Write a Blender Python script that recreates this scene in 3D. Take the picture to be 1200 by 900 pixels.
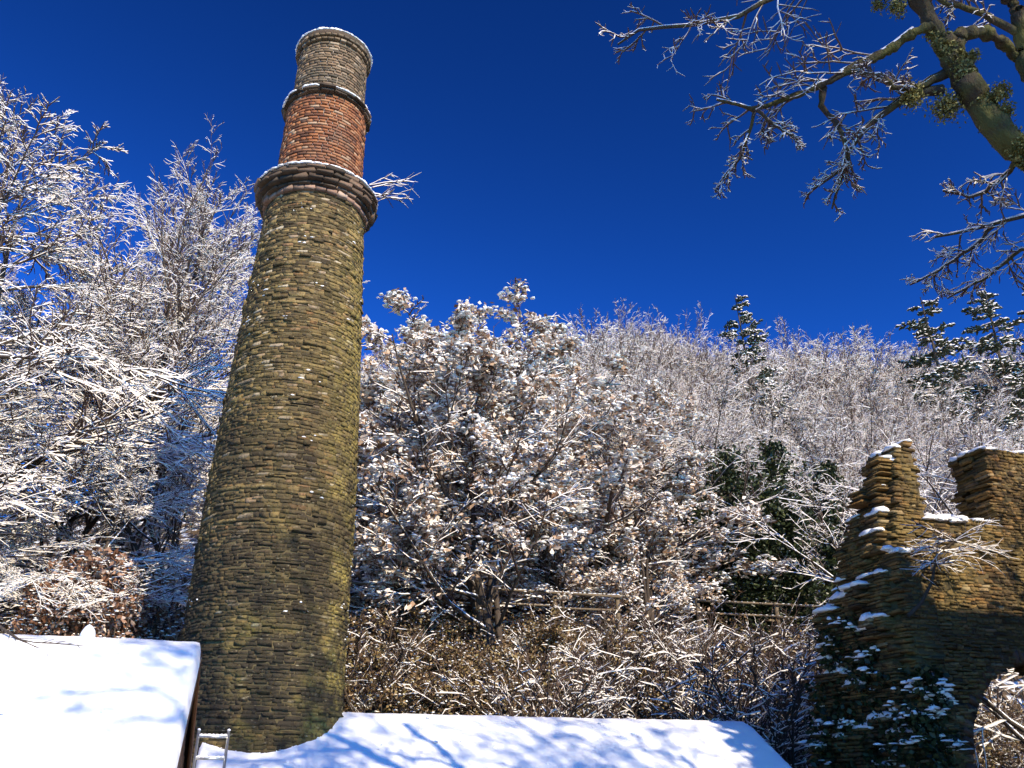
import bpy, math, random
import numpy as np
from mathutils import Matrix, Vector

# ------------------------------------------------------------------ camera, world, sun, exposure
scene = bpy.context.scene
for o in list(bpy.data.objects):
    bpy.data.objects.remove(o, do_unlink=True)
col = scene.collection
RAD = math.radians
PITCH, YAW, FPX, EYE = RAD(25.0), RAD(17.1), 1010.0, 3.0     # metres; +X runs along the roof ridges, +Y up the hill

cd = bpy.data.cameras.new('camera')
cam = bpy.data.objects.new('camera', cd)
col.objects.link(cam)
cam.location = (0, 0, EYE)
cam.rotation_euler = (RAD(90) + PITCH, 0, -YAW)
cd.sensor_width = 36.0
cd.lens = 36.0 * FPX / 1200.0
cd.clip_start, cd.clip_end = 0.1, 2000
scene.camera = cam

SUN_ELEV, SUN_AZ = RAD(32), RAD(163)       # azimuth clockwise from +Y
world = bpy.data.worlds.new('World')
scene.world = world
world.use_nodes = True
wn, wl = world.node_tree.nodes, world.node_tree.links
wn.clear()
wout = wn.new('ShaderNodeOutputWorld')
wbg = wn.new('ShaderNodeBackground')
sky = wn.new('ShaderNodeTexSky')
sky.sky_type = 'NISHITA'
sky.sun_disc = False
sky.sun_elevation = SUN_ELEV
sky.sun_rotation = SUN_AZ
sky.altitude = 1500
sky.air_density = 1.0
sky.dust_density = 0.0
sky.ozone_density = 4.0
wgam = wn.new('ShaderNodeGamma')
wgam.inputs['Gamma'].default_value = 2.1
wbg.inputs['Strength'].default_value = 0.05
wmul = wn.new('ShaderNodeMix'); wmul.data_type = 'RGBA'; wmul.blend_type = 'MULTIPLY'
wmul.inputs[0].default_value = 1.0
wmul.inputs[7].default_value = (0.185, 0.50, 0.655, 1)
wl.new(sky.outputs[0], wgam.inputs['Color'])
wl.new(wgam.outputs[0], wmul.inputs[6])
wl.new(wmul.outputs[2], wbg.inputs['Color'])
wl.new(wbg.outputs[0], wout.inputs['Surface'])

sd = bpy.data.lights.new('sun', 'SUN')
sd.energy = 5.0
sd.angle = RAD(0.53)
sd.color = (1.0, 0.875, 0.67)
sun = bpy.data.objects.new('sun', sd)
col.objects.link(sun)
SUNDIR = Vector((math.sin(SUN_AZ) * math.cos(SUN_ELEV), math.cos(SUN_AZ) * math.cos(SUN_ELEV), math.sin(SUN_ELEV)))
sun.rotation_euler = SUNDIR.to_track_quat('Z', 'Y').to_euler()
sun.location = (20, -30, 40)
vs = scene.view_settings
vs.view_transform = 'Standard'
vs.look = 'None'
vs.exposure = 0.70
vs.gamma = 1.0
scene.cycles.max_bounces = 5
scene.cycles.diffuse_bounces = 3
scene.cycles.use_denoising = True

# ------------------------------------------------------------------ helpers
def ray(px, py):
    """Direction through a point of the 1200x900 photograph; used to read real positions off it."""
    x, y = px - 600, 450 - py
    up = y * math.cos(PITCH) + FPX * math.sin(PITCH)
    fw = FPX * math.cos(PITCH) - y * math.sin(PITCH)
    d = np.array([x * math.cos(YAW) + fw * math.sin(YAW), -x * math.sin(YAW) + fw * math.cos(YAW), up])
    return d / np.linalg.norm(d)
CAM = np.array([0, 0, EYE])
def at(px, py, dist): return CAM + ray(px, py) * dist
def at_t(px, py, t):
    d = ray(px, py); return CAM + d * (t / d[1])
def project(p):
    p = np.asarray(p, float) - CAM
    x = p[..., 0] * math.cos(YAW) - p[..., 1] * math.sin(YAW)
    f = p[..., 0] * math.sin(YAW) + p[..., 1] * math.cos(YAW)
    z = f * math.cos(PITCH) + p[..., 2] * math.sin(PITCH)
    y = -f * math.sin(PITCH) + p[..., 2] * math.cos(PITCH)
    return 600 + FPX * x / z, 450 - FPX * y / z, z

def norm(a): return a / np.maximum(np.linalg.norm(a, axis=-1, keepdims=True), 1e-9)

def tag(o, label=None, cat=None, group=None, kind=None):
    if label: o['label'] = label
    if cat: o['category'] = cat
    if group: o['group'] = group
    if kind: o['kind'] = kind
    return o

def link(name, data, parent=None):
    o = bpy.data.objects.new(name, data)
    col.objects.link(o)
    if parent is not None: o.parent = parent
    return o

def empty(name, loc=(0, 0, 0), rz=0.0):
    o = bpy.data.objects.new(name, None)
    o.empty_display_size = 0.3
    col.objects.link(o)
    o.location = loc
    o.rotation_euler = (0, 0, rz)
    return o

def copy_tree(o, parent=None):
    c = o.copy(); col.objects.link(c)
    if parent is not None: c.parent = parent
    for ch in list(o.children): copy_tree(ch, c)
    return c

def mesh_np(name, V, Q=None, T=None, mats=(), qm=None, tm=None, tone=None, smooth=False):
    V = np.asarray(V, np.float32).reshape(-1, 3)
    nq = 0 if Q is None else len(Q); ntr = 0 if T is None else len(T)
    me = bpy.data.meshes.new(name)
    me.vertices.add(len(V)); me.vertices.foreach_set('co', V.ravel())
    loops, starts = [], []
    if nq:
        loops.append(np.asarray(Q, np.int32).ravel()); starts.append(np.arange(nq, dtype=np.int32) * 4)
    if ntr:
        loops.append(np.asarray(T, np.int32).ravel()); starts.append(nq * 4 + np.arange(ntr, dtype=np.int32) * 3)
    L = np.concatenate(loops)
    me.loops.add(len(L)); me.loops.foreach_set('vertex_index', L)
    me.polygons.add(nq + ntr); me.polygons.foreach_set('loop_start', np.concatenate(starts))
    mi = np.zeros(nq + ntr, np.int32)
    if qm is not None and nq: mi[:nq] = qm
    if tm is not None and ntr: mi[nq:] = tm
    me.polygons.foreach_set('material_index', mi)
    if smooth: me.polygons.foreach_set('use_smooth', np.ones(nq + ntr, bool))
    for m in mats: me.materials.append(m)
    if tone is not None:
        a = me.attributes.new('tone', 'FLOAT', 'POINT')
        a.data.foreach_set('value', np.asarray(tone, np.float32))
    me.update(calc_edges=True)
    return me

class MB:
    """Collects vertex/face arrays and makes one mesh of them."""
    def __init__(s): s.V, s.Q, s.T, s.qm, s.tm, s.tone, s.n = [], [], [], [], [], [], 0
    def add(s, V, Q=None, T=None, m=0, tone=0.5):
        V = np.asarray(V, float).reshape(-1, 3)
        if Q is not None and len(Q):
            Q = np.asarray(Q); s.Q.append(Q + s.n); s.qm.append(np.broadcast_to(m, (len(Q),)))
        if T is not None and len(T):
            T = np.asarray(T); s.T.append(T + s.n); s.tm.append(np.broadcast_to(m, (len(T),)))
        s.V.append(V); s.tone.append(np.broadcast_to(tone, (len(V),))); s.n += len(V)
    def box(s, lo, hi, m=0, tone=0.5):
        x0, y0, z0 = lo; x1, y1, z1 = hi
        V = [(x0,y0,z0),(x1,y0,z0),(x1,y1,z0),(x0,y1,z0),(x0,y0,z1),(x1,y0,z1),(x1,y1,z1),(x0,y1,z1)]
        s.add(V, [(0,3,2,1),(4,5,6,7),(0,1,5,4),(1,2,6,5),(2,3,7,6),(3,0,4,7)], m=m, tone=tone)
    def bar(s, a, b, r, n=8, m=0, r2=None):
        a, b = np.array(a, float), np.array(b, float)
        d = norm(b - a); q = np.array([0, 0, 1.0]) if abs(d[2]) < .9 else np.array([1.0, 0, 0])
        u = norm(np.cross(d, q)); v = np.cross(d, u)
        an = np.arange(n) * 2 * np.pi / n
        ring = np.cos(an)[:, None] * u + np.sin(an)[:, None] * v
        V = np.concatenate([a + ring * r, b + ring * (r if r2 is None else r2), [a], [b]])
        i = np.arange(n); j = (i + 1) % n
        s.add(V, np.stack([i, j, j + n, i + n], 1),
              np.concatenate([np.stack([j, i, np.full(n, 2 * n)], 1), np.stack([i + n, j + n, np.full(n, 2 * n + 1)], 1)]), m=m)
    def mesh(s, name, mats, smooth=False):
        c = lambda l: np.concatenate(l) if l else None
        return mesh_np(name, c(s.V), c(s.Q), c(s.T), mats, c(s.qm), c(s.tm), c(s.tone), smooth)
    def build(s, name, mats, parent=None, smooth=False):
        o = link(name, s.mesh(name, mats if isinstance(mats, (list, tuple)) else [mats], smooth), parent)
        if name in LOOSE: o['kind'] = 'stuff'
        return o
LOOSE = ('snow', 'leaf_snow', 'foliage', 'moss')

# ------------------------------------------------------------------ materials
class NT:
    def __init__(s, name, rough=0.85):
        s.m = bpy.data.materials.new(name); s.m.use_nodes = True
        s.n, s.l = s.m.node_tree.nodes, s.m.node_tree.links
        s.b = s.n['Principled BSDF']; s.b.inputs['Roughness'].default_value = rough
        s.b.inputs['Specular IOR Level'].default_value = 0.25
        s.geo = s.n.new('ShaderNodeNewGeometry')
    def noise(s, scale, detail=3.0, stretch=None, rough=0.55):
        t = s.n.new('ShaderNodeTexNoise'); t.inputs['Scale'].default_value = scale
        t.inputs['Detail'].default_value = detail; t.inputs['Roughness'].default_value = rough
        if stretch:
            mp = s.n.new('ShaderNodeMapping'); mp.inputs['Scale'].default_value = stretch
            s.l.new(s.geo.outputs['Position'], mp.inputs['Vector']); s.l.new(mp.outputs[0], t.inputs['Vector'])
        else: s.l.new(s.geo.outputs['Position'], t.inputs['Vector'])
        return t.outputs['Fac']
    def tone(s):
        a = s.n.new('ShaderNodeAttribute'); a.attribute_name = 'tone'; return a.outputs['Fac']
    def ramp(s, fac, stops):
        r = s.n.new('ShaderNodeValToRGB'); e = r.color_ramp.elements
        while len(e) < len(stops): e.new(0.5)
        for k, (p, c) in enumerate(stops):
            e[k].position = p
            e[k].color = (c, c, c, 1) if isinstance(c, (int, float)) else (*c, 1)
        s.l.new(fac, r.inputs['Fac']); return r.outputs['Color']
    def mix(s, fac, a, b, mode='MIX'):
        x = s.n.new('ShaderNodeMix'); x.data_type = 'RGBA'; x.blend_type = mode
        for sock, v in ((x.inputs[0], fac), (x.inputs[6], a), (x.inputs[7], b)):
            if isinstance(v, (int, float)): sock.default_value = v
            elif isinstance(v, tuple): sock.default_value = (*v, 1)
            else: s.l.new(v, sock)
        return x.outputs[2]
    def math(s, op, a, b):
        x = s.n.new('ShaderNodeMath'); x.operation = op
        for sock, v in ((x.inputs[0], a), (x.inputs[1], b)):
            if isinstance(v, (int, float)): sock.default_value = v
            else: s.l.new(v, sock)
        return x.outputs[0]
    def posz(s, z0, z1, axis=2):
        sp = s.n.new('ShaderNodeSeparateXYZ'); s.l.new(s.geo.outputs['Position'], sp.inputs[0])
        r = s.n.new('ShaderNodeMapRange'); s.l.new(sp.outputs[axis], r.inputs['Value'])
        r.inputs['From Min'].default_value = z0; r.inputs['From Max'].default_value = z1
        return r.outputs[0]
    def color(s, c):
        if isinstance(c, tuple): s.b.inputs['Base Color'].default_value = (*c, 1)
        else: s.l.new(c, s.b.inputs['Base Color'])
    def bump(s, h, strength=0.4, dist=0.02):
        b = s.n.new('ShaderNodeBump'); b.inputs['Strength'].default_value = strength; b.inputs['Distance'].default_value = dist
        s.l.new(h, b.inputs['Height']); s.l.new(b.outputs[0], s.b.inputs['Normal'])

def make_snow(name, dirty=0.0):
    t = NT(name, 0.55)
    t.color(t.mix(t.ramp(t.noise(1.3, 4), [(0.35, 0.0), (0.75, 1.0)]), (0.92, 0.91, 0.895), (0.87 - dirty, 0.865 - dirty, 0.86 - dirty)))
    t.bump(t.math('ADD', t.noise(9, 5), t.math('MULTIPLY', t.noise(70, 3), .22)), 0.45, 0.03)
    t.b.inputs['Subsurface Weight'].default_value = 0.0
    return t.m
SNOW = make_snow('snow')

def make_rime():
    t = NT('twig_snow', 0.7)
    t.color(t.mix(t.noise(3.0, 2), (0.90, 0.86, 0.80), (0.80, 0.73, 0.66)))
    return t.m
RIME = make_rime()
def make_rime_far():
    t = NT('hill_twig_snow', 0.8)
    t.color(t.mix(t.ramp(t.noise(0.35, 2), [(0.35, 0.0), (0.65, 1.0)]), (0.86, 0.785, 0.71), (0.72, 0.63, 0.56)))
    return t.m
RIMEF = make_rime_far()

def make_bark(name, a, b, moss=None, snow=0.0):
    t = NT(name, 0.9)
    c = t.mix(t.noise(6, 4, (1, 1, .25)), a, b)
    if moss: c = t.mix(t.ramp(t.noise(4.5, 6), [(0.42, 0.0), (0.58, 0.9)]), c, moss)
    t.color(c); t.bump(t.math('ADD', t.noise(28, 4, (1, 1, .3)), t.noise(9, 4)), 1.0, 0.03)
    return t.m
BARK = make_bark('bark', (0.035, 0.026, 0.02), (0.10, 0.075, 0.055))
TWIG = make_bark('twig_bark', (0.07, 0.045, 0.035), (0.15, 0.10, 0.08))
MOSSBARK = make_bark('mossy_bark', (0.028, 0.021, 0.014), (0.085, 0.065, 0.04), (0.085, 0.082, 0.022))
IVYBARK = make_bark('ivy_bark', (0.03, 0.03, 0.018), (0.08, 0.07, 0.03), (0.07, 0.085, 0.022))

def make_leaf(name, stops, rough=0.6):
    t = NT(name, rough); t.color(t.ramp(t.tone(), stops)); return t.m
BROWNLEAF = make_leaf('withered_leaf', [(0, (0.11, 0.058, 0.03)), (0.27, (0.26, 0.155, 0.09)), (0.48, (0.46, 0.33, 0.23)), (0.7, (0.66, 0.54, 0.43)), (1, (0.80, 0.72, 0.63))])
COPPERLEAF = make_leaf('copper_leaf', [(0, (0.08, 0.035, 0.018)), (0.5, (0.20, 0.095, 0.05)), (0.8, (0.36, 0.22, 0.15)), (1, (0.58, 0.46, 0.38))])
GREENLEAF = make_leaf('evergreen_leaf', [(0, (0.009, 0.014, 0.006)), (0.6, (0.026, 0.037, 0.012)), (1, (0.062, 0.07, 0.024))], 0.4)
NEEDLE = make_leaf('needles', [(0, (0.02, 0.032, 0.018)), (1, (0.05, 0.065, 0.035))])
MOSS = make_leaf('moss', [(0, (0.07, 0.07, 0.02)), (0.6, (0.19, 0.175, 0.05)), (1, (0.34, 0.31, 0.12))])
SCRUBLEAF = make_leaf('scrub_leaf', [(0, (0.03, 0.018, 0.009)), (0.35, (0.085, 0.05, 0.024)), (0.65, (0.185, 0.115, 0.05)), (0.85, (0.21, 0.165, 0.06)), (1, (0.36, 0.26, 0.17))])

def make_stone():
    t = NT('rubble_stone', 0.85)
    base = t.ramp(t.tone(), [(0, (0.034, 0.024, 0.010)), (0.3, (0.092, 0.064, 0.025)), (0.6, (0.158, 0.110, 0.042)), (0.82, (0.245, 0.175, 0.068)), (0.92, (0.19, 0.098, 0.036)), (1, (0.46, 0.39, 0.27))])
    patch = t.ramp(t.noise(0.75, 5, (1, 1, .55)), [(0.42, 0.0), (0.62, 1.0)])
    low = t.posz(12.5, 5.5)
    c = t.mix(t.math('MULTIPLY', t.math('MULTIPLY', patch, low), 0.55), base, t.mix(t.noise(14, 3), (0.24, 0.20, 0.04), (0.11, 0.085, 0.022)))
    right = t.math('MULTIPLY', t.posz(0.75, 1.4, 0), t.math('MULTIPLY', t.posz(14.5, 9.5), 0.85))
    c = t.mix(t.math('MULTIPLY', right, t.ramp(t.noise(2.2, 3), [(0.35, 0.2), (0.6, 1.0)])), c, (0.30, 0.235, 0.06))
    dark = t.ramp(t.noise(1.6, 7, (1, 1, 1.6)), [(0.40, 0.0), (0.56, 0.92)])  # low dark mottling: stain and the foot's shade, both painted into the colour
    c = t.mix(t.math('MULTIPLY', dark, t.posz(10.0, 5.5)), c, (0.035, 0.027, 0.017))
    c = t.mix(t.math('MULTIPLY', t.ramp(t.noise(5.5, 5), [(0.5, 0.0), (0.68, 0.8)]), 0.9), c, (0.045, 0.034, 0.02))
    c = t.mix(t.ramp(t.noise(17, 3), [(0.54, 0.0), (0.66, 0.75)]), c, (0.04, 0.03, 0.018))
    c = t.mix(t.ramp(t.noise(11, 2, (1, 1, 2.2)), [(0.66, 0.0), (0.74, 0.6)]), c, (0.42, 0.35, 0.22))
    c = t.mix(t.math('MULTIPLY', t.ramp(t.noise(0.8, 6, (1, 1, .8)), [(0.46, 0.0), (0.60, 0.8)]), t.posz(9.5, 6.0)), c, (0.028, 0.021, 0.012))  # bigger dark blotches deepening that painted low mottling
    t.color(c); t.bump(t.noise(22, 5), 0.8, 0.03); return t.m
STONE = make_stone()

def make_ruin_stone():
    t = NT('ochre_rubble', 0.9)
    base = t.ramp(t.tone(), [(0, (0.043, 0.027, 0.013)), (0.35, (0.115, 0.072, 0.028)), (0.7, (0.195, 0.125, 0.044)), (0.92, (0.23, 0.115, 0.036)), (1, (0.32, 0.25, 0.14))])
    c = t.mix(t.ramp(t.noise(1.1, 5, (1, 1, .6)), [(0.42, 0.0), (0.62, 0.8)]), base, (0.18, 0.128, 0.042))
    c = t.mix(t.ramp(t.noise(15, 3), [(0.54, 0.0), (0.66, 0.7)]), c, (0.05, 0.033, 0.016))
    c = t.mix(t.ramp(t.noise(2.0, 5), [(0.5, 0.0), (0.68, 0.75)]), c, (0.07, 0.045, 0.022))
    t.color(c); t.bump(t.noise(24, 5), 0.8, 0.03); return t.m
RUIN = make_ruin_stone()

def make_brick(name, stops, grime):
    t = NT(name, 0.85)
    base = t.ramp(t.tone(), stops)
    c = t.mix(t.ramp(t.noise(1.6, 5), [(0.45, 0.0), (0.7, 0.7)]), base, grime)
    t.color(c); t.bump(t.noise(30, 4), 0.5, 0.02); return t.m
REDBRICK = make_brick('red_brick', [(0, (0.075, 0.037, 0.022)), (0.3, (0.20, 0.073, 0.033)), (0.7, (0.31, 0.122, 0.048)), (0.88, (0.34, 0.17, 0.082)), (1, (0.39, 0.28, 0.18))], (0.15, 0.085, 0.055))
BROWNBRICK = make_brick('brown_brick', [(0, (0.07, 0.05, 0.03)), (0.5, (0.155, 0.108, 0.062)), (0.85, (0.25, 0.16, 0.09)), (1, (0.31, 0.245, 0.165))], (0.10, 0.085, 0.06))
CAPSTONE = make_brick('cornice_stone', [(0, (0.045, 0.032, 0.022)), (0.6, (0.11, 0.072, 0.045)), (1, (0.22, 0.14, 0.09))], (0.05, 0.04, 0.024))
def make_plain(name, c, rough=0.8, metal=0.0, bump=None):
    t = NT(name, rough); t.color(c); t.b.inputs['Metallic'].default_value = metal
    if bump: t.bump(t.noise(bump, 4), 0.4, 0.02)
    return t.m
MORTAR = make_plain('mortar', (0.105, 0.08, 0.038), 0.95, bump=40)
REDMORTAR = make_plain('brick_mortar', (0.33, 0.26, 0.20), 0.95, bump=40)
def make_wood(name, a, b, st):
    t = NT(name, 0.7); t.color(t.mix(t.noise(5, 5, st), a, b)); t.bump(t.noise(16, 4, st), 0.4, 0.01); return t.m
BARGE = make_wood('oiled_wood', (0.06, 0.022, 0.008), (0.20, 0.075, 0.02), (8, .6, .6))
BOARD = make_wood('weathered_board', (0.035, 0.02, 0.012), (0.10, 0.05, 0.025), (4, 4, .4))
RAILWOOD = make_wood('rail_wood', (0.09, 0.065, 0.04), (0.19, 0.145, 0.09), (.5, 6, 6))
ALU = make_plain('aluminium', (0.62, 0.62, 0.60), 0.35, 0.9)
SLATE = make_plain('slate', (0.055, 0.055, 0.06), 0.6, bump=12)
def make_ground():
    t = NT('leaf_litter', 0.95)
    c = t.mix(t.noise(7, 5), (0.05, 0.033, 0.02), (0.17, 0.115, 0.065))
    c = t.mix(t.ramp(t.noise(1.7, 6), [(0.52, 0.0), (0.60, 1.0)]), c, (0.82, 0.83, 0.85))
    t.color(c); t.bump(t.noise(11, 5), 0.8, 0.08); return t.m
GROUND = make_ground()

# ------------------------------------------------------------------ terrain
def sstep(a, b, x):
    u = np.clip((x - a) / (b - a), 0, 1); return u * u * (3 - 2 * u)
def ground(x, y):
    x = np.asarray(x, float); y = np.asarray(y, float)
    rail = 6.75 + 0.012 * (x + 4)
    z = np.where(y < 16.2, 0, np.minimum((y - 16.2) * 0.95, rail))
    z = np.where(y > 25.3, rail + np.minimum(y - 25.3, 27) * 0.44 + np.maximum(y - 52.3, 0) * 0.18, z)
    z = z + sstep(17, 24, y) * (0.22 * np.sin(x * 1.1 + y * .7) + 0.18 * np.sin(x * 2.3 - y * 1.3)) * sstep(24.5, 22.5, y)
    z = z + sstep(27, 34, y) * (0.8 * np.sin(x * .21 + 1) + 0.6 * np.sin(y * .3 + x * .13))
    knoll = 1.4 * np.exp(-((x / 3.5) ** 2 + (y / 3.5) ** 2))
    left = sstep(-2, -22, x) * sstep(24, 40, y) * 3.2        # the hill drops away on the left
    return z + knoll - left

def build_ground():
    xs = np.unique(np.concatenate([np.linspace(-400, -30, 12), np.linspace(-30, 50, 134), np.linspace(50, 400, 12)]))
    ys = np.unique(np.concatenate([np.linspace(-400, -10, 12), np.linspace(-10, 70, 134), np.linspace(70, 400, 14)]))
    X, Y = np.meshgrid(xs, ys); Z = ground(X, Y)
    V = np.stack([X, Y, Z], -1).reshape(-1, 3); nx, ny = len(xs), len(ys)
    i = (np.arange(ny - 1)[:, None] * nx + np.arange(nx - 1)[None]).ravel()
    me = mesh_np('ground', V, np.stack([i, i + 1, i + nx + 1, i + nx], 1), None, [GROUND], smooth=True)
    tag(link('ground', me), kind='structure')
build_ground()

# ------------------------------------------------------------------ shared small shapes
NV = 16
def stone_variants(seed, mat, inset=0.09, names='stone', jag=.04, face=.08):
    """Rough blocks one unit in size, front towards -Y, twenty-odd triangles each."""
    rng = np.random.default_rng(seed); out = []
    F = [(0,1,5,4),(1,2,6,5),(2,3,7,6),(3,0,4,7),(4,5,9,8),(5,6,10,9),(6,7,11,10),(7,4,8,11),(8,9,10,11)]
    sq = np.array([(-.5, -.5), (.5, -.5), (.5, .5), (-.5, .5)])
    for k in range(NV):
        a = sq * 0.98; b = sq + rng.uniform(-jag, jag, (4, 2)); c = b * (1 - 2 * inset) + rng.uniform(-jag * .6, jag * .6, (4, 2))
        V = np.zeros((12, 3)); V[:4, 0], V[:4, 2], V[:4, 1] = a[:, 0], a[:, 1], 0.5
        V[4:8, 0], V[4:8, 2], V[4:8, 1] = b[:, 0], b[:, 1], -0.40 + rng.uniform(-.04, .04, 4)
        V[8:, 0], V[8:, 2], V[8:, 1] = c[:, 0], c[:, 1], -0.5 + rng.uniform(-face, face, 4)
        tone = (k + .5) / NV
        out.append((V, np.array(F), tone, mesh_np(names, V, F, None, [mat], tone=np.full(12, tone))))
    return out

class Blocks:
    """Placements of blocks: the 300 that show largest become parts, the rest one stuff part."""
    def __init__(s): s.c, s.r, s.s, s.v, s.n, s.k = [], [], [], [], [], []
    def add(s, c, rz, size, var, out, tilt=0.0):
        s.c.append(c); s.r.append((rz, tilt)); s.s.append(size); s.v.append(var); s.n.append(out)
    def finish(s, variants, parent, name, stuff, limit, hidden=None, origin=(0, 0, 0)):
        rng = np.random.default_rng(5)
        c = np.array(s.c); r = np.array(s.r); sz = np.array(s.s); v = np.array(s.v); n = np.array(s.n)
        px, py, z = project(c)
        view = norm(CAM - c); facing = (view * n).sum(1)
        size = sz[:, 0] * sz[:, 2] * facing / np.linalg.norm(c - CAM, axis=1) ** 2
        ok = (facing > .12) & (px > 3) & (px < 1197) & (py > 3) & (py < 897)
        if hidden is not None: ok &= ~hidden(c, px, py)
        size[~ok] = -1
        order = np.argsort(-size); pick = order[:limit]; pick = pick[size[pick] > 0]
        single = np.zeros(len(c), bool); single[pick] = True
        base = np.array(origin)
        for i in pick:
            o = link(name, variants[v[i]][3], parent)
            o.location = c[i] - base; o.rotation_euler = (r[i, 1], 0, r[i, 0]); o.scale = sz[i]
        mb = MB()
        for k in range(NV):
            w = np.where((v == k) & ~single)[0]
            if not len(w): continue
            V0, F, tone, _ = variants[k]
            V = V0[None] * sz[w][:, None]
            ct, st = np.cos(r[w, 1])[:, None], np.sin(r[w, 1])[:, None]
            y, zz = V[..., 1] * ct - V[..., 2] * st, V[..., 1] * st + V[..., 2] * ct
            cr, sr = np.cos(r[w, 0])[:, None], np.sin(r[w, 0])[:, None]
            W = np.stack([V[..., 0] * cr - y * sr, V[..., 0] * sr + y * cr, zz], -1) + (c[w] - base)[:, None]
            tn = np.repeat(np.clip(tone + rng.uniform(-.05, .05, len(w)), 0, 1), 12)
            FF = (F[None] + (np.arange(len(w)) * 12)[:, None, None]).reshape(-1, 4)
            mb.add(W.reshape(-1, 3), FF, tone=tn)
        o = mb.build(stuff, variants[0][3].materials[0], parent); o['kind'] = 'stuff'
        return o

def ico():
    t = (1 + 5 ** .5) / 2
    V = norm(np.array([(-1,t,0),(1,t,0),(-1,-t,0),(1,-t,0),(0,-1,t),(0,1,t),(0,-1,-t),(0,1,-t),(t,0,-1),(t,0,1),(-t,0,-1),(-t,0,1)], float))
    F = [(0,11,5),(0,5,1),(0,1,7),(0,7,10),(0,10,11),(1,5,9),(5,11,4),(11,10,2),(10,7,6),(7,1,8),(3,9,4),(3,4,2),(3,2,6),(3,6,8),(3,8,9),(4,9,5),(2,4,11),(6,2,10),(8,6,7),(9,8,1)]
    return V, np.array(F)
def ico2():
    V, F = ico(); V = list(map(tuple, V)); cache = {}; out = []
    def mid(a, b):
        k = (min(a, b), max(a, b))
        if k not in cache:
            p = norm(np.array(V[a]) + np.array(V[b])); V.append(tuple(p)); cache[k] = len(V) - 1
        return cache[k]
    for a, b, c in F:
        x, y, z = mid(a, b), mid(b, c), mid(c, a)
        out += [(a, x, z), (b, y, x), (c, z, y), (x, y, z)]
    return np.array(V), np.array(out)
ICO, ICO2 = ico(), ico2()
OCT = (np.array([(1, 0, 0), (0, 1, 0), (-1, 0, 0), (0, -1, 0), (0, 0, 1), (0, 0, -1)], float), np.array([(0, 1, 4), (1, 2, 4), (2, 3, 4), (3, 0, 4), (1, 0, 5), (2, 1, 5), (3, 2, 5), (0, 3, 5)]))

def snow_lumps(mb, C, S, rng, m=0, fine=True):
    """Pillows of snow: C centres of the underside, S (n,3) half sizes."""
    V0, F = OCT if fine is None else ICO2 if fine else ICO
    C, S = np.asarray(C, float).reshape(-1, 3), np.asarray(S, float).reshape(-1, 3)
    n = len(C); U = np.repeat(V0[None], n, 0) * (1 + rng.normal(0, .1, (n, len(V0), 1)))
    U[..., 2] = np.where(U[..., 2] < 0, U[..., 2] * .25, U[..., 2])
    a = rng.uniform(-.25, .25, n); ca, sa = np.cos(a)[:, None], np.sin(a)[:, None]
    U = U * S[:, None]
    W = np.stack([U[..., 0] * ca - U[..., 1] * sa, U[..., 0] * sa + U[..., 1] * ca, U[..., 2]], -1) + C[:, None]
    mb.add(W.reshape(-1, 3), None, (F[None] + (np.arange(n) * len(V0))[:, None, None]).reshape(-1, 3), m=m)

def leaf_quads(mb, C, size, rng, m=0, flat=0.0, tone=None, aspect=.55):
    """Folded leaves, two quads' worth of kite each."""
    C = np.asarray(C, float); n = len(C)
    d = norm(rng.normal(size=(n, 3)) * [1, 1, 1 - flat]); q = norm(np.cross(d, rng.normal(size=(n, 3)) + [0, 0, 2 * flat]))
    up = np.cross(q, d); s = (size * rng.uniform(.6, 1.3, n))[:, None]
    P = [C - d * s, C + q * s * aspect + up * s * .15, C + d * s, C - q * s * aspect + up * s * .15]
    V = np.stack(P, 1).reshape(-1, 3); i = np.arange(n) * 4
    T = np.concatenate([np.stack([i, i + 1, i + 2], 1), np.stack([i, i + 2, i + 3], 1)])
    tn = rng.random(n) if tone is None else tone
    mb.add(V, None, T, m=m, tone=np.repeat(tn, 4))

# ------------------------------------------------------------------ branching growth (all branches of one level at once)
def grow(rng, P, D, L, R, k, wob, trop, taper=.35):
    n = len(P); pts = np.empty((n, k + 1, 3)); pts[:, 0] = P; d = norm(D); st = (L / k)[:, None]
    for i in range(k):
        d = norm(d + rng.normal(0, wob, (n, 3)) + np.array([0, 0, trop])); pts[:, i + 1] = pts[:, i] + d * st
    return pts, R[:, None] * (1 - (1 - taper) * np.linspace(0, 1, k + 1))
def spawn(rng, pts, rad, L, m, u0, u1, ang, asd, lr, lprof, rr, rmin, flat=0.0, lift=0.0):
    n, k1 = rad.shape; idx = np.repeat(np.arange(n), m)
    u = u0 + (u1 - u0) * ((np.tile(np.arange(m), n) + rng.random(n * m)) / m)
    f = u * (k1 - 1); i = np.clip(f.astype(int), 0, k1 - 2); w = (f - i)[:, None]
    P = pts[idx, i] * (1 - w) + pts[idx, i + 1] * w; d = norm(pts[idx, i + 1] - pts[idx, i])
    r = rad[idx, i] * (1 - w[:, 0]) + rad[idx, i + 1] * w[:, 0]
    rv = rng.normal(size=(len(u), 3)); perp = norm(rv - (rv * d).sum(1, keepdims=True) * d)
    side = norm(np.cross(d, [0, 0, 1.0]) + 1e-6) * rng.choice([-1, 1], len(u))[:, None]
    perp = norm(perp * (1 - flat) + side * flat + np.array([0, 0, lift]))
    a = RAD(1) * rng.normal(ang, asd, len(u)); a = a[:, None]
    return P, np.cos(a) * d + np.sin(a) * perp, L[idx] * lr * lprof(u) * rng.uniform(.6, 1.2, len(u)), np.maximum(np.minimum(r * rr, r * .9), rmin)

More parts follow.
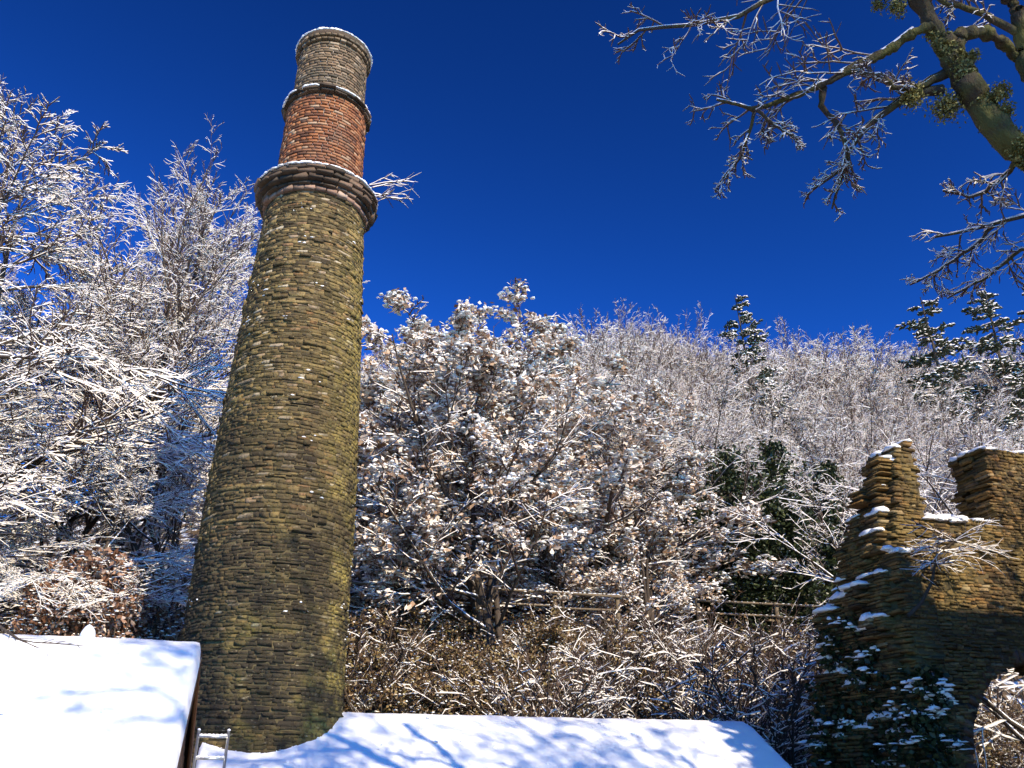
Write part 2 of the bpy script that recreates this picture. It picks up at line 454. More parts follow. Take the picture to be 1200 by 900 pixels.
def tube(mb, pts, rad, sides=6, snow=0.0, rng=None, m_bark=0, m_snow=1, hmin=.3, cover=1.0, widen=.35):
    """Skin many polylines at once. sides 3 or 4: the upper faces carry snow where a twig lies flat enough."""
    n, k1 = rad.shape
    d = norm(np.gradient(pts, axis=1)); z = np.array([0, 0, 1.0])
    sv = np.cross(d, z); l = np.linalg.norm(sv, axis=-1, keepdims=True)
    sv = np.where(l > .05, sv / np.maximum(l, 1e-6), np.array([1.0, 0, 0])); uv = np.cross(sv, d)
    h = np.sqrt(np.clip(1 - d[..., 2] ** 2, 0, 1))
    r = rad[..., None]
    if sides <= 4:
        jit = rng.uniform(.6, 1.25, (n, k1)) if rng is not None else 1.0
        on = (rng.random((n, 1)) < cover) if rng is not None else 1.0
        s = snow * np.clip((h - hmin) / (1 - hmin), 0, 1) * jit * on
        s[:, -1] *= .5
        sx = s[..., None]
        ring = [sv * (r + sx * widen), uv * r * .8 + z * sx, -sv * (r + sx * widen)]
        if sides == 4: ring.append(-uv * r)
        else: ring[0] = ring[0] - uv * r * .6; ring[2] = ring[2] - uv * r * .6
        V = np.stack([pts + q for q in ring], 2)
    else:
        an = np.arange(sides) * 2 * np.pi / sides
        V = np.stack([pts + sv * r * math.cos(a) + uv * r * math.sin(a) for a in an], 2); s = None
    base = (np.arange(n)[:, None] * k1 + np.arange(k1 - 1)[None]) * sides
    Q = []; M = []
    for a in range(sides):
        b = (a + 1) % sides
        Q.append(np.stack([base + a, base + b, base + sides + b, base + sides + a], -1).reshape(-1, 4)[:, ::-1])
        if s is not None and a < 2: M.append(np.where((s[:, :-1] + s[:, 1:]).ravel() > snow * .05, m_snow, m_bark))
        else: M.append(np.full(n * (k1 - 1), m_bark))
    mb.add(V.reshape(-1, 3), np.concatenate(Q), m=np.concatenate(M), tone=.5)

def snow_strip(mb, pts, rad, depth, rng, hmin=.35, m=0, cover=.8):
    """Snow lying along the top of thick limbs, broken into lengths."""
    n, k1 = rad.shape
    d = norm(np.gradient(pts, axis=1)); sv = norm(np.cross(d, [0, 0, 1.0]) + 1e-6); uv = np.cross(sv, d)
    h = np.sqrt(np.clip(1 - d[..., 2] ** 2, 0, 1)); s = depth * np.clip((h - hmin) / (1 - hmin), 0, 1) * rng.uniform(.1, 1.2, (n, k1)) * np.clip(rad / (depth * 1.3), .25, 1)
    r = rad[..., None]; sx = s[..., None]
    V = np.stack([pts + sv * r * .85 + uv * r * .35, pts + sv * r * .5 + uv * (r * .8 + sx * .8), pts + uv * (r * .8 + sx * 1.1), pts - sv * r * .5 + uv * (r * .8 + sx * .8), pts - sv * r * .85 + uv * r * .35], 2)
    base = (np.arange(n)[:, None] * k1 + np.arange(k1 - 1)[None]) * 5
    keep = (((s[:, :-1] + s[:, 1:]) / 2 > depth * .15) & (rng.random((n, k1 - 1)) < cover)).ravel()
    for a in range(4):
        q = np.stack([base + a, base + a + 1, base + 6 + a, base + 5 + a], -1).reshape(-1, 4)[:, ::-1][keep]
        if a == 0: mb.add(V.reshape(-1, 3), q, m=m)
        else:
            mb.Q.append(q + mb.n - V.size // 3); mb.qm.append(np.full(len(q), m))

ONE = lambda u: np.ones_like(u)
def A1(*a): return np.array([a], float)

def deciduous(seed, H, r0, limbs, br, tw, fine, far=True, lean=(0, 0), flat=0.3, ang=(48, 38, 40, 42), trop=(.02, .05, .02, .0), snow=.03,
              u0=.25, rtw=.008, stems=1, lrat=(.42, .45, .45, .5), rime=None, cover=1.0, k=(10, 7, 5, 3, 2), prof=None, flatlow=0.0, spread=.28):
    """A bare tree under snow. Returns the meshes (trunk, crown, snow) about its base at the origin."""
    rng = np.random.default_rng(seed)
    P = np.zeros((stems, 3)); D = np.stack([rng.normal(0, .05 if stems == 1 else spread, stems) + lean[0], rng.normal(0, .05 if stems == 1 else spread, stems) + lean[1], np.ones(stems)], 1)
    L = H * .93 * rng.uniform(.85 if stems > 1 else 1, 1, stems); R = r0 * rng.uniform(.6, 1, stems) if stems > 1 else A1(r0)[0]
    P[:, :2] += rng.normal(0, .12, (stems, 2)) if stems > 1 else 0
    P[:, 2] -= .25
    t0, ra0 = grow(rng, P, D, L, R, k[0], .045, trop[0], .12)
    prof = prof or (lambda u: .55 + 1.1 * np.sin(np.clip(u, 0, 1) * np.pi) ** .8 - .5 * u)
    a = spawn(rng, t0, ra0, L, limbs, u0, .985, ang[0], 9, lrat[0], prof, .62, .012, flatlow)
    t1, ra1 = grow(rng, *a, k[1], .11, trop[1], .25)
    b = spawn(rng, t1, ra1, a[2], br, .18, .98, ang[1], 12, lrat[1], lambda u: 1.15 - .6 * u, .6, .008, flat)
    t2, ra2 = grow(rng, *b, k[2], .12, trop[2], .35)
    c = spawn(rng, t2, ra2, b[2], tw, .15, 1, ang[2], 14, lrat[2], lambda u: 1.1 - .5 * u, .7, rtw, flat)
    t3, ra3 = grow(rng, *c, k[3], .14, trop[2], .5)
    tr = MB(); tube(tr, t0, ra0, 8); tube(tr, t1, ra1, 6)
    cr = MB(); sides = 3 if far else 4
    tube(cr, t2, ra2, sides, snow * 1.1, rng, cover=cover); tube(cr, t3, ra3, sides, snow, rng, cover=cover)
    if fine:
        e = spawn(rng, t3, ra3, c[2], fine, .2, 1, ang[3], 16, lrat[3], lambda u: 1.1 - .4 * u, .8, rtw * .8, flat)
        t4, ra4 = grow(rng, *e, k[4], .20, trop[3], .6)
        tube(cr, t4, ra4, sides, snow * .8, rng, cover=cover)
    else: t4 = t3
    sn = MB(); snow_strip(sn, t1, ra1, snow * 1.6, rng)
    if stems > 1: snow_strip(sn, t0, ra0, snow, rng, .5)
    rime = rime or (RIMEF if far else RIME)
    return dict(trunk=tr.mesh('trunk', [BARK], True), crown=cr.mesh('crown', [TWIG, rime]), snow=sn.mesh('snow', [SNOW], True)), dict(t2=t2, t3=t3, t4=t4, t1=t1)

def tree_thing(name, parts, loc, rz, sc, label, cat, group=None):
    o = empty(name, loc, rz); o.scale = (sc, sc, sc) if isinstance(sc, (int, float)) else sc
    for k, me in parts.items():
        q = link(k, me, o)
        if k in LOOSE: q['kind'] = 'stuff'
    return tag(o, label, cat, group)

# ------------------------------------------------------------------ outbuildings
SLOPE = math.tan(RAD(31.7))
def roof_snow(name, x0, x1, ye, yr, zr, parent, thick, seed, over=.04, base=(0, 0, 0), knob=None):
    """A soft slab of snow over the front slope of a roof, folded a little way over the ridge; rounded at every edge."""
    rng = np.random.default_rng(seed)
    nx, ny = 110, 64
    e = lambda n: np.concatenate([np.linspace(0, .02, 6)[:-1], np.linspace(.02, .98, n - 10), np.linspace(.98, 1, 6)[1:]])
    u, v = e(nx), e(ny)
    U, Wv = np.meshgrid(u, v); nx, ny = len(u), len(v)
    X = x0 - over + (x1 - x0 + 2 * over) * U
    Y = ye - .1 + (yr + .35 - ye + .1) * Wv
    edge = np.minimum(np.minimum(U, 1 - U) * (x1 - x0 + 2 * over), np.minimum(Wv, 1 - Wv) * (yr + .45 - ye))
    prof = np.sqrt(np.clip(1 - (1 - np.clip(edge / (thick * .4), 0, 1)) ** 2, 0, 1))
    und = (.012 * np.sin(X * 2.1 + Y * .8 + seed) + .014 * np.sin(X * .7 - Y * 3.1) + .008 * np.sin(X * 5.3 + Y * 4.1)) * np.clip((yr - Y) * 2, .25, 1)
    deck = zr - np.maximum(yr - Y, 0) * SLOPE - np.maximum(Y - yr, 0) * SLOPE
    ridge = -.06 * np.exp(-((Y - yr) / .18) ** 2)
    Z = deck + .012 + (thick + und) * prof + ridge + rng.normal(0, .0025, X.shape)
    V = np.stack([X, Y, Z], -1).reshape(-1, 3) - np.array(base)
    i = (np.arange(ny - 1)[:, None] * nx + np.arange(nx - 1)[None]).ravel()
    mb = MB(); mb.add(V, np.stack([i, i + 1, i + nx + 1, i + nx], 1))
    q = rng.random((46, 2)); yy = ye + .5 + q[:, 1] * (yr - ye - .7); xx = x0 + .4 + q[:, 0] * (x1 - x0 - .8); k = rng.uniform(.012, .045, 46)
    snow_lumps(mb, np.stack([xx, yy, zr - (yr - yy) * SLOPE + .012 + thick], 1) - np.array(base), np.stack([k, k * rng.uniform(.6, 1.2, 46), k * .8], 1), rng)
    if knob is not None: snow_lumps(mb, [np.array(knob) - base], [(.075, .07, .11)], rng)
    return mb.build(name, SNOW, parent, True)

def outbuilding(label, x0, x1, yf, yr, yb, zr, thick, seed, boards_right=True, knob=None):
    base = ((x0 + x1) / 2, yr, 0); b = empty('outbuilding', base); B = np.array(base)
    tag(b, label, 'shed')
    zf, zb = zr - (yr - yf) * SLOPE, zr - (yb - yr) * SLOPE
    w = MB(); t = .12
    w.box(np.array((x0 + .06, yf + .3, -.2)) - B, np.array((x1 - .06, yf + .5, zf + .1)) - B)
    w.box(np.array((x0 + .06, yb - .5, -.2)) - B, np.array((x1 - .06, yb - .3, zb + .1)) - B)
    for xa in (x0 + .06, x1 - .26):                          # gable walls, five-sided
        P = [(yf + .5, -.2), (yb - .5, -.2), (yb - .5, zb + .22), (yr, zr - .06), (yf + .5, zf + .22)]
        V = [(xa, y, z) for y, z in P] + [(xa + .2, y, z) for y, z in P]
        w.add(np.array(V) - B, [(i, (i + 1) % 5, (i + 1) % 5 + 5, i + 5) for i in range(5)],
              [(0, 2, 1), (0, 3, 2), (0, 4, 3), (5, 6, 7), (5, 7, 8), (5, 8, 9)])
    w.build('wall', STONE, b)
    r = MB()
    V = []
    for xa in (x0, x1):
        V += [(xa, yf - .05, zf - .05 * SLOPE), (xa, yr, zr), (xa, yb + .05, zb - .05 * SLOPE), (xa, yb + .05, zb - .05 * SLOPE - t), (xa, yr, zr - t), (xa, yf - .05, zf - .05 * SLOPE - t)]
    r.add(np.array(V) - B, [(i, (i + 1) % 6, (i + 1) % 6 + 6, i + 6) for i in range(6)] + [(0, 1, 4, 5), (1, 2, 3, 4), (6, 11, 10, 7), (7, 10, 9, 8)])
    r.build('roof', SLATE, b)
    for ya, yy in ((yf - .06, yf), (yb + .06, yb)):          # bargeboards on the right-hand verge, front and back
        za = zr - abs(yr - ya) * SLOPE
        m = MB(); xo = x1 + .004
        V = [(x, y, z) for x in (xo, xo + .035) for y, z in ((ya, za + .01), (yr - (.002 if ya < yr else -.002), zr + .01), (yr - (.002 if ya < yr else -.002), zr - .2), (ya, za - .2))]
        m.add(np.array(V) - B, [(0, 1, 2, 3), (4, 7, 6, 5), (0, 4, 5, 1), (1, 5, 6, 2), (2, 6, 7, 3), (3, 7, 4, 0)])
        m.build('bargeboard', BARGE, b)
    if boards_right:
        y = yf + .5; rng = np.random.default_rng(seed)
        while y < yb - .55:
            y2 = y + .145; zt = zr - abs(yr - (y + y2) / 2) * SLOPE - .22
            m = MB(); m.box(np.array((x1 - .058, y, 0)) - B, np.array((x1 - .035 + rng.uniform(0, .006), y2 - .008, zt)) - B)
            m.build('board', BOARD, b); y = y2
    roof_snow('roof_snow', x0, x1, yf, yr, zr, b, thick, seed, base=base, knob=knob)
    back = MB()                                              # the snow on the slope that faces away
    n = 24; X = np.linspace(x0, x1, n); Y = np.linspace(yr + .3, yb, 10); XX, YY = np.meshgrid(X, Y)
    ZZ = zr - (YY - yr) * SLOPE + .015 + (thick + .02 * np.sin(XX * 3 + YY)) * np.clip(np.minimum(np.minimum(XX - x0, x1 - XX), yb - YY) * 6, 0, 1) * .9
    i = (np.arange(9)[:, None] * n + np.arange(n - 1)[None]).ravel()
    back.add(np.stack([XX, YY, ZZ], -1).reshape(-1, 3) - B, np.stack([i, i + 1, i + n + 1, i + n], 1)); back.build('roof_snow', SNOW, b, True)
    return b

k1 = at_t(104, 738, 9.5)
outbuilding('snow covered shed roof on the left, its brown bargeboard beside the chimney foot', -9.5, -.37, 6.6, 9.5, 11.9, 4.22, .15, 3, knob=(k1[0], 9.52, 4.33))
outbuilding('low snow covered roof that the tall chimney rises through', -.28, 8.33, 10.9, 13.8, 16.4, 3.92, .13, 8, boards_right=True)

# ladder leaning on the eave in front of the chimney
def ladder():
    A = at_t(229, 900, 11.25); A2 = at_t(265, 856, 11.35)
    x0, x1 = A2[0] - .30, A2[0] + .03
    top = A2[2]; o = empty('ladder', ((x0 + x1) / 2, 10.4, 0)); B = np.array(o.location)
    tag(o, 'aluminium ladder with snowy rungs standing against the roof at the chimney foot', 'ladder')
    f = lambda z: 10.42 + (z / top) * .93
    for x in (x0, x1):
        m = MB(); m.bar(np.array((x, f(0), 0)) - B, np.array((x, f(top), top)) - B, .017, 8); m.build('rail', ALU, o)
    z = .25; zs = [top - .07 - .235 * i for i in range(int(top / .235))]
    sn = MB(); rng = np.random.default_rng(2)
    for z in zs:
        m = MB(); m.bar(np.array((x0, f(z), z)) - B, np.array((x1, f(z), z)) - B, .014, 8); m.build('rung', ALU, o)
        n = 7; xs = np.linspace(x0 + .03, x1 - .03, n)
        snow_lumps(sn, np.stack([xs, np.full(n, f(z)), np.full(n, z + .012)], 1) - B, np.tile((.03, .017, .02), (n, 1)), rng)
    snow_lumps(sn, np.array([(x0, f(top), top), (x1, f(top), top)]) - B, np.tile((.02, .02, .02), (2, 1)), rng)
    sn.build('snow', SNOW, o, True)
ladder()

# ------------------------------------------------------------------ the chimney
CX, CY = .40, 13.99
def chimney_radius(z):
    return np.interp(z, [0, 3, 5, 6.5, 7.6, 9.1, 10.8, 12.2, 12.8], [1.30, 1.25, 1.205, 1.185, 1.16, 1.10, 1.01, .935, .90])
def chimney():
    rng = np.random.default_rng(11)
    c = empty('chimney_stack', (CX, CY, 0))
    tag(c, 'tall tapering round stone chimney with red brick band and snowy rim', 'chimney')
    B = np.array((CX, CY, 0))
    def ring_core(name, zs, rs, mat, n=64, cap=True):
        a = np.arange(n) * 2 * np.pi / n; m = MB()
        V = np.concatenate([np.stack([np.cos(a) * r, np.sin(a) * r, np.full(n, z)], 1) for z, r in zip(zs, rs)]); i = np.arange(n); j = (i + 1) % n
        Q = np.concatenate([np.stack([i + k * n, j + k * n, j + k * n + n, i + k * n + n], 1) for k in range(len(zs) - 1)])
        m.add(V, Q); return m.build(name, mat, c, True)
    zz = np.linspace(0, 12.75, 40)
    shaft = ring_core('shaft', zz, chimney_radius(zz) - .010, MORTAR)
    red = ring_core('red_band', [12.7, 15.2], [.778, .752], REDMORTAR)
    topb = ring_core('top_band', [15.1, 16.78, 16.78, 15.1], [.688, .662, .50, .50], REDMORTAR)
    stones, bricks, browns, caps = Blocks(), Blocks(), Blocks(), Blocks()
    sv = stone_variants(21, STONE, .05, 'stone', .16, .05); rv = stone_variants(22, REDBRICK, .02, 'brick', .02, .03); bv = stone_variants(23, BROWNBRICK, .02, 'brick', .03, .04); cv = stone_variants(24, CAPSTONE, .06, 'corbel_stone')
    def put(B_, a, r, z, ln, dp, h, var, batter=0.0):
        cc = (CX + math.cos(a) * (r - dp / 2), CY + math.sin(a) * (r - dp / 2), z)
        B_.add(cc, a + math.pi / 2, (ln, dp, h), var, (math.cos(a), math.sin(a), 0), -batter)
    z = 1.3; ledges = []
    while z < 12.72:
        h = rng.choice([.038, .046, .055, .065, .085], p=[.2, .3, .25, .17, .08]); h = min(h, 12.76 - z)
        a = rng.uniform(0, 1); end = a + 2 * math.pi; r = float(chimney_radius(z + h / 2))
        while a < end - .03:
            ln = rng.uniform(.06, .20) * (1.35 if h > .06 else 1) * (1.8 if rng.random() < .06 else 1); da = ln / r
            if a + da > end: da = end - a; ln = da * r
            pr = rng.normal(0, .004) + (.03 if rng.random() < .025 else 0)
            am = a + da / 2
            tone = rng.random() ** 1.05
            if tone > .955 and z < 5: tone = .5
            if math.sin(am) < .55: put(stones, am, r + pr, z + h / 2 + rng.normal(0, .008), ln - .004, .16, (h - .002) * rng.uniform(.90, 1.12), int(tone * NV) % NV, .05)
            if pr > .02: ledges.append((am, r + pr, z + h, ln))
            a += da
        z += h
    rz = lambda p, x, y: (p[:, 2] < 3.92 - np.abs(13.8 - p[:, 1]) * SLOPE + .25) | ((x < 238) & (y > 735))
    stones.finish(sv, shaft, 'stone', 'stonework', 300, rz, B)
    def course_tier(B_, z0, z1, r0, r1, var_bias=0, bond=True):
        z = z0; n = 0; h = .072
        while z < z1 - .03:
            r = r0 + (r1 - r0) * (z - z0) / (z1 - z0); cnt = int(2 * math.pi * r / (.185 if n % 3 else .125))
            for q in range(cnt):
                a = 2 * math.pi * (q + (n % 2) * .5) / cnt; ln = 2 * math.pi * r / cnt - .02
                put(B_, a, r + rng.normal(0, .005), z + h / 2, ln, .11, h - .017, int(np.clip(rng.normal(.5, .3), 0, .99) * NV))
            z += h; n += 1
    course_tier(bricks, 13.33, 15.14, .812, .777)
    course_tier(browns, 15.35, 16.60, .716, .690)
    # the drip ring between the two brick tiers and the corbelled rim
    course_tier(browns, 16.60, 16.68, .735, .735); course_tier(browns, 16.68, 16.78, .77, .77)
    bricks.finish(rv, red, 'brick', 'brickwork', 170, None, B); browns.finish(bv, topb, 'brick', 'brickwork', 130, None, B)
    # corbelled cornice: a course of brick, then oversailing stones, then thin slabs
    cb = Blocks()
    def ring(B_, z, h, r, cnt, dp, jr=.01, gap=.012):
        o = rng.random()
        for q in range(cnt):
            put(B_, 2 * math.pi * (q + o) / cnt, r + rng.normal(0, jr), z + h / 2, 2 * math.pi * r / cnt - gap, dp, h - .008, rng.integers(0, NV))
    ring(cb, 12.70, .10, .965, 30, .2)
    corb = Blocks()
    ring(corb, 12.80, .07, 1.01, 28, .26); ring(corb, 12.87, .10, 1.075, 24, .34, .014); ring(corb, 12.97, .085, 1.12, 22, .4, .018); ring(corb, 13.055, .11, 1.135, 20, .42, .022)
    ring(corb, 13.165, .09, 1.02, 22, .3, .02); ring(corb, 13.255, .085, .92, 22, .2, .02)
    ring(corb, 15.14, .055, .85, 20, .22, .018, .02); ring(corb, 15.195, .07, .86, 15, .24, .02, .05); ring(corb, 15.265, .085, .77, 18, .2, .01)
    cbv = stone_variants(25, make_brick('pale_brick', [(0, (0.16, 0.10, 0.07)), (0.6, (0.30, 0.18, 0.12)), (1, (0.40, 0.30, 0.22))], (0.12, 0.09, 0.06)), .03, 'corbel_brick')
    cb.finish(cbv, c, 'corbel_brick', 'cornice_brickwork', 300, None, B)
    corb.finish(cv, c, 'corbel_stone', 'cornice_stonework', 300, None, B)
    ring_core('rim', [16.76, 16.81, 16.84, 16.84, 16.73], [.75, .77, .765, .51, .51], CAPSTONE)
    # snow on every ledge
    sn = MB()
    def ring_snow(r, z, n, s, dip=.0, gaps=0.0):
        a = np.arange(n) * 2 * np.pi / n + rng.uniform(-.02, .02, n); k = rng.random(n) > gaps; a = a[k]; m = len(a)
        hh = rng.uniform(.55, 1.3, m); hh = (hh + np.roll(hh, 1) + np.roll(hh, 2)) / 3 + rng.normal(0, .08, m)
        C = np.stack([np.cos(a) * r, np.sin(a) * r, np.full(m, z)], 1); S = np.stack([np.full(m, s[0]), np.full(m, s[1]), s[2] * hh], 1)
        # lumps are longer along the ring: build them one by one turned to the tangent
        V0, F = ICO2
        for cc, ss, aa in zip(C, S, a):
            U = V0 * (1 + rng.normal(0, .07, (len(V0), 1))); U[:, 2] = np.where(U[:, 2] < 0, U[:, 2] * .2, U[:, 2]); U = U * ss
            t = aa + math.pi / 2; ct, st = math.cos(t), math.sin(t)
            sn.add(np.stack([U[:, 0] * ct - U[:, 1] * st, U[:, 0] * st + U[:, 1] * ct, U[:, 2]], 1) + cc, None, F)
    ring_snow(.68, 16.84, 56, (.15, .11, .065)); ring_snow(1.075, 13.165, 80, (.12, .08, .052), gaps=.12); ring_snow(.95, 13.25, 60, (.07, .07, .03), gaps=.3)
    ring_snow(.825, 15.265, 64, (.10, .055, .048), gaps=.3)
    seeds = [ledges[i] for i in rng.choice(len(ledges), min(60, len(ledges)), replace=False)]
    for a0, r, z0, ln0 in seeds:
        for _ in range(rng.integers(1, 6)):
            a, z, ln = a0 + rng.normal(0, .09), z0 + rng.normal(0, .06), ln0 * rng.uniform(.3, 1.0); r = float(chimney_radius(z)) + .006
            U = ICO[0] * (ln * .4, .02, .013) * (1 + rng.normal(0, .2, (12, 1))); t = a + math.pi / 2; ct, st = math.cos(t), math.sin(t)
            sn.add(np.stack([U[:, 0] * ct - U[:, 1] * st, U[:, 0] * st + U[:, 1] * ct, U[:, 2]], 1) + (math.cos(a) * (r - .012), math.sin(a) * (r - .012), z), None, ICO[1])
    sn.build('snow', SNOW, c, True)
chimney()

# sapling rooted in the cornice on the right
def cornice_sapling():
    rng = np.random.default_rng(4); P0 = np.array((CX + .93, CY - .3, 13.2)); o = empty('sapling', P0)
    tag(o, 'snowy sapling sprouting from the right of the chimney cornice', 'plant')
    n = 7; P = np.zeros((n, 3)); P[:, 2] = rng.uniform(-.2, .35, n); az = rng.uniform(-.6, .5, n); D = np.stack([np.cos(az), np.sin(az), rng.uniform(.0, .7, n)], 1)
    D[:2, 2] = (-.05, .02); L = rng.uniform(.5, .95, n); a = grow(rng, P, D, L, np.full(n, .010), 6, .1, .02, .4)
    b = spawn(rng, *a, L, 6, .25, 1, 38, 12, .4, ONE, .7, .004, .6); b2 = grow(rng, *b, 3, .12, 0)
    m = MB(); tube(m, *a, 4, .022, rng); tube(m, *b2, 4, .015, rng); m.build('twigs', [TWIG, RIME], o)
cornice_sapling()

# ------------------------------------------------------------------ the ruined wall
YR = 12.0
def ruin():
    rng = np.random.default_rng(31)
    o = empty('ruined_wall', (11.5, 12.4, 0)); B = np.array((11.5, 12.4, 0))
    tag(o, 'broken ochre stone ruin with an arch and snow on its ledges', 'ruin')
    def front(x, z):
        """Is there masonry in the front wall at x, z?"""
        left = np.interp(z, [0, 3.2, 5.5, 6.6, 7.4, 8.0, 8.75], [10.3, 10.3, 10.28, 10.45, 10.72, 10.84, 10.93])
        if x < left: return False
        if z > 8.85: return False
        if z > 7.36:
            if x < 11.44 + (8.7 - z) * -.03: return z < 8.70 + .07 * math.sin(x * 9)
            if x < 12.86 + .04 * math.sin(z * 7) + (z - 7.4) * .10: return False
            top = np.interp(x, [12.0, 12.3, 12.9, 13.4, 14.2, 15.0, 16.0, 17.0], [8.55, 8.72, 8.80, 8.84, 8.8, 8.4, 7.7, 7.6])
            return z < top
        if (x - 12.95) ** 2 / 1.75 ** 2 + (max(z - 3.2, 0)) ** 2 / 1.7 ** 2 < 1: return False
        return True
    def side(y, z):
        top = np.interp(y, [12.2, 12.4, 12.7, 13.1, 13.15, 13.4, 13.45, 14.0, 14.05, 14.45, 14.7], [8.55, 8.1, 7.9, 7.45, 6.95, 6.9, 6.1, 5.9, 4.9, 4.7, 3.0])
        return z < top and y < 14.75
    cells = rng.random((40, 40)) ** 1.5 * .24
    def bulge(y, z, row): return float(cells[int(y / .42) % 40, int((z + .13 * int(y / .42)) / .36) % 40]) * (row == 0)
    st, snowC, snowS = Blocks(), [], []
    vr = stone_variants(33, RUIN, .05, 'stone', .11, .05)
    z = .0
    while z < 8.8:
        h = float(rng.choice([.042, .05, .06, .08])); zc = z + h / 2; low = zc < 6.62
        for row, (y0, dp) in enumerate(((11.86 if low else 12.0, .34), (12.3, .28), (12.58, .3))):
            x = 10.25 + rng.uniform(0, .2)
            while x < 16.8:
                ln = float(rng.uniform(.08, .25)); xc = x + ln / 2
                if front(xc, zc) and front(xc - ln * .3, zc) and front(xc + ln * .3, zc):
                    inner = row == 1 and all(front(xc + dx, zc + dz) for dx, dz in ((.4, 0), (-.4, 0), (0, .25), (0, -.3)))
                    if not inner:
                        pr = rng.normal(0, .010); out = (0, -1, 0) if row < 2 else (0, 1, 0)
                        tone = rng.random()
                        st.add((xc, y0 + dp / 2 + (pr if row < 2 else -pr), zc + rng.normal(0, .008)), 0 if row < 2 else math.pi, (ln - .004, dp, (h - .003) * rng.uniform(.85, 1.06)), int(tone * NV), out, rng.normal(0, .03))
                    if not front(xc, zc + h):
                        snowC.append((xc, y0 + dp / 2, z + h - .01)); snowS.append((ln * .62, dp * .62, rng.uniform(.05, .11)))
                    elif low and z + h > 6.62 and row == 0 and xc < 16:
                        if rng.random() < .9: snowC.append((xc, 11.92, z + h - .005)); snowS.append((ln * .62, .075, rng.uniform(.03, .075)))
                x += ln
        for row, x0 in enumerate((10.36, 10.72)):             # the return wall that runs back from the corner
            y = 12.05 + rng.uniform(0, .15) + (.35 if row == 1 else 0)
            while y < 15.25:
                ln = float(rng.uniform(.16, .42)); yc = y + ln / 2; xx = x0 + max(0, zc - 6) * .2
                if side(yc + rng.uniform(-.06, .06), zc):
                    o1, o2 = bulge(yc, zc, row), bulge(yc, zc + h, row)
                    if o1 > o2 + .05: snowC.append((xx + .02 - (o1 + o2) / 2, yc, z + h - .01)); snowS.append((max(.10, (o1 - o2) * .8) * (1.35 if z > 5.2 else .8), ln * .9, rng.uniform(.06, .13)))
                    st.add((xx + .16 - o1 + rng.normal(0, .02), yc, zc), -math.pi / 2 if row == 0 else math.pi / 2, (ln - .004, .36, (h - .003) * rng.uniform(.85, 1.06)), int(rng.random() * NV), (-1, 0, 0) if row == 0 else (1, 0, 0))
                    if not side(yc, zc + h + .06): snowC.append((xx + .16, yc, z + h - .01)); snowS.append((.26, ln * .6, rng.uniform(.06, .13)))
                    elif rng.random() < .03: snowC.append((xx - .02, yc, z + h - .01)); snowS.append((.075, ln * .6, rng.uniform(.04, .07)))
                y += ln
        z += h
    # dark mortar cores inside the wythes
    m = MB()
    for x0, x1, z0, z1 in ((10.42, 11.1, 0, 6.4), (11.0, 11.36, 6.3, 8.5), (11.3, 16.7, 5.1, 7.2), (13.15, 14.2, 7.1, 8.6), (14.2, 15, 7.1, 7.9), (14.8, 16.7, 0, 5.2)):
        m.box(np.array((x0, 12.05, z0)) - B, np.array((x1, 12.84, z1)) - B)
    for y0, y1, z1 in ((12.8, 13.05, 7.1), (13.02, 13.4, 6.4), (13.38, 13.95, 5.5), (13.93, 14.4, 4.4)): m.box(np.array((10.62, y0, 0)) - B, np.array((10.95, y1, z1 - .35)) - B)
    for x0, x1, z0, z1 in ((10.5, 11.05, 0, 6.5), (11.3, 16.6, 5.15, 6.5)): m.box(np.array((x0, 11.876, z0)) - B, np.array((x1, 12.06, z1)) - B)
    for x0, x1, z0, z1 in ((11.05, 11.34, 6.7, 8.5), (10.9, 16.6, 6.65, 7.25), (13.2, 14.2, 7.2, 8.55)): m.box(np.array((x0, 12.016, z0)) - B, np.array((x1, 12.07, z1)) - B)
    m.build('mortar_core', MORTAR, o)
    st.finish(vr, o, 'stone', 'rubble_masonry', 300, lambda p, x, y: (p[:, 1] > 12.3) & (p[:, 0] > 11), B)
    # two rings of brick voussoirs round the arch
    vo = Blocks(); vv = stone_variants(34, make_brick('arch_brick', [(0, (0.08, 0.045, 0.03)), (0.6, (0.17, 0.085, 0.05)), (1, (0.25, 0.15, 0.09))], (0.06, 0.045, 0.03)), .05, 'voussoir')
    for r0 in (1.70,):
        n = 44
        for q in range(n):
            a = math.pi * (q + .5) / n
            cxx, czz = 12.95 + math.cos(a) * (r0 + .11) * 1.03, 3.2 + math.sin(a) * (r0 + .11)
            ob = link('voussoir', vv[rng.integers(0, NV)][3], o); ob.location = np.array((cxx, 12.075, czz)) - B
            ob.rotation_euler = (0, math.pi / 2 - a, 0); ob.scale = (math.pi * r0 / n - .012, .42, .21)
    sn = MB(); snow_lumps(sn, np.array(snowC) - B, snowS, rng)
    for px, py, y, n, w in ((1085, 607, 12.0, 14, .8), (1040, 645, 11.9, 10, .45)):
        p = at_t(px, py, y)
        C = np.stack([np.linspace(p[0], p[0] + w, n), np.full(n, y), p[2] + rng.uniform(-.03, .03, n)], 1); snow_lumps(sn, C - B, np.stack([rng.uniform(.05, .11, n), np.full(n, .09), rng.uniform(.04, .08, n)], 1), rng)
    sn.build('snow', SNOW, o, True)
ruin()

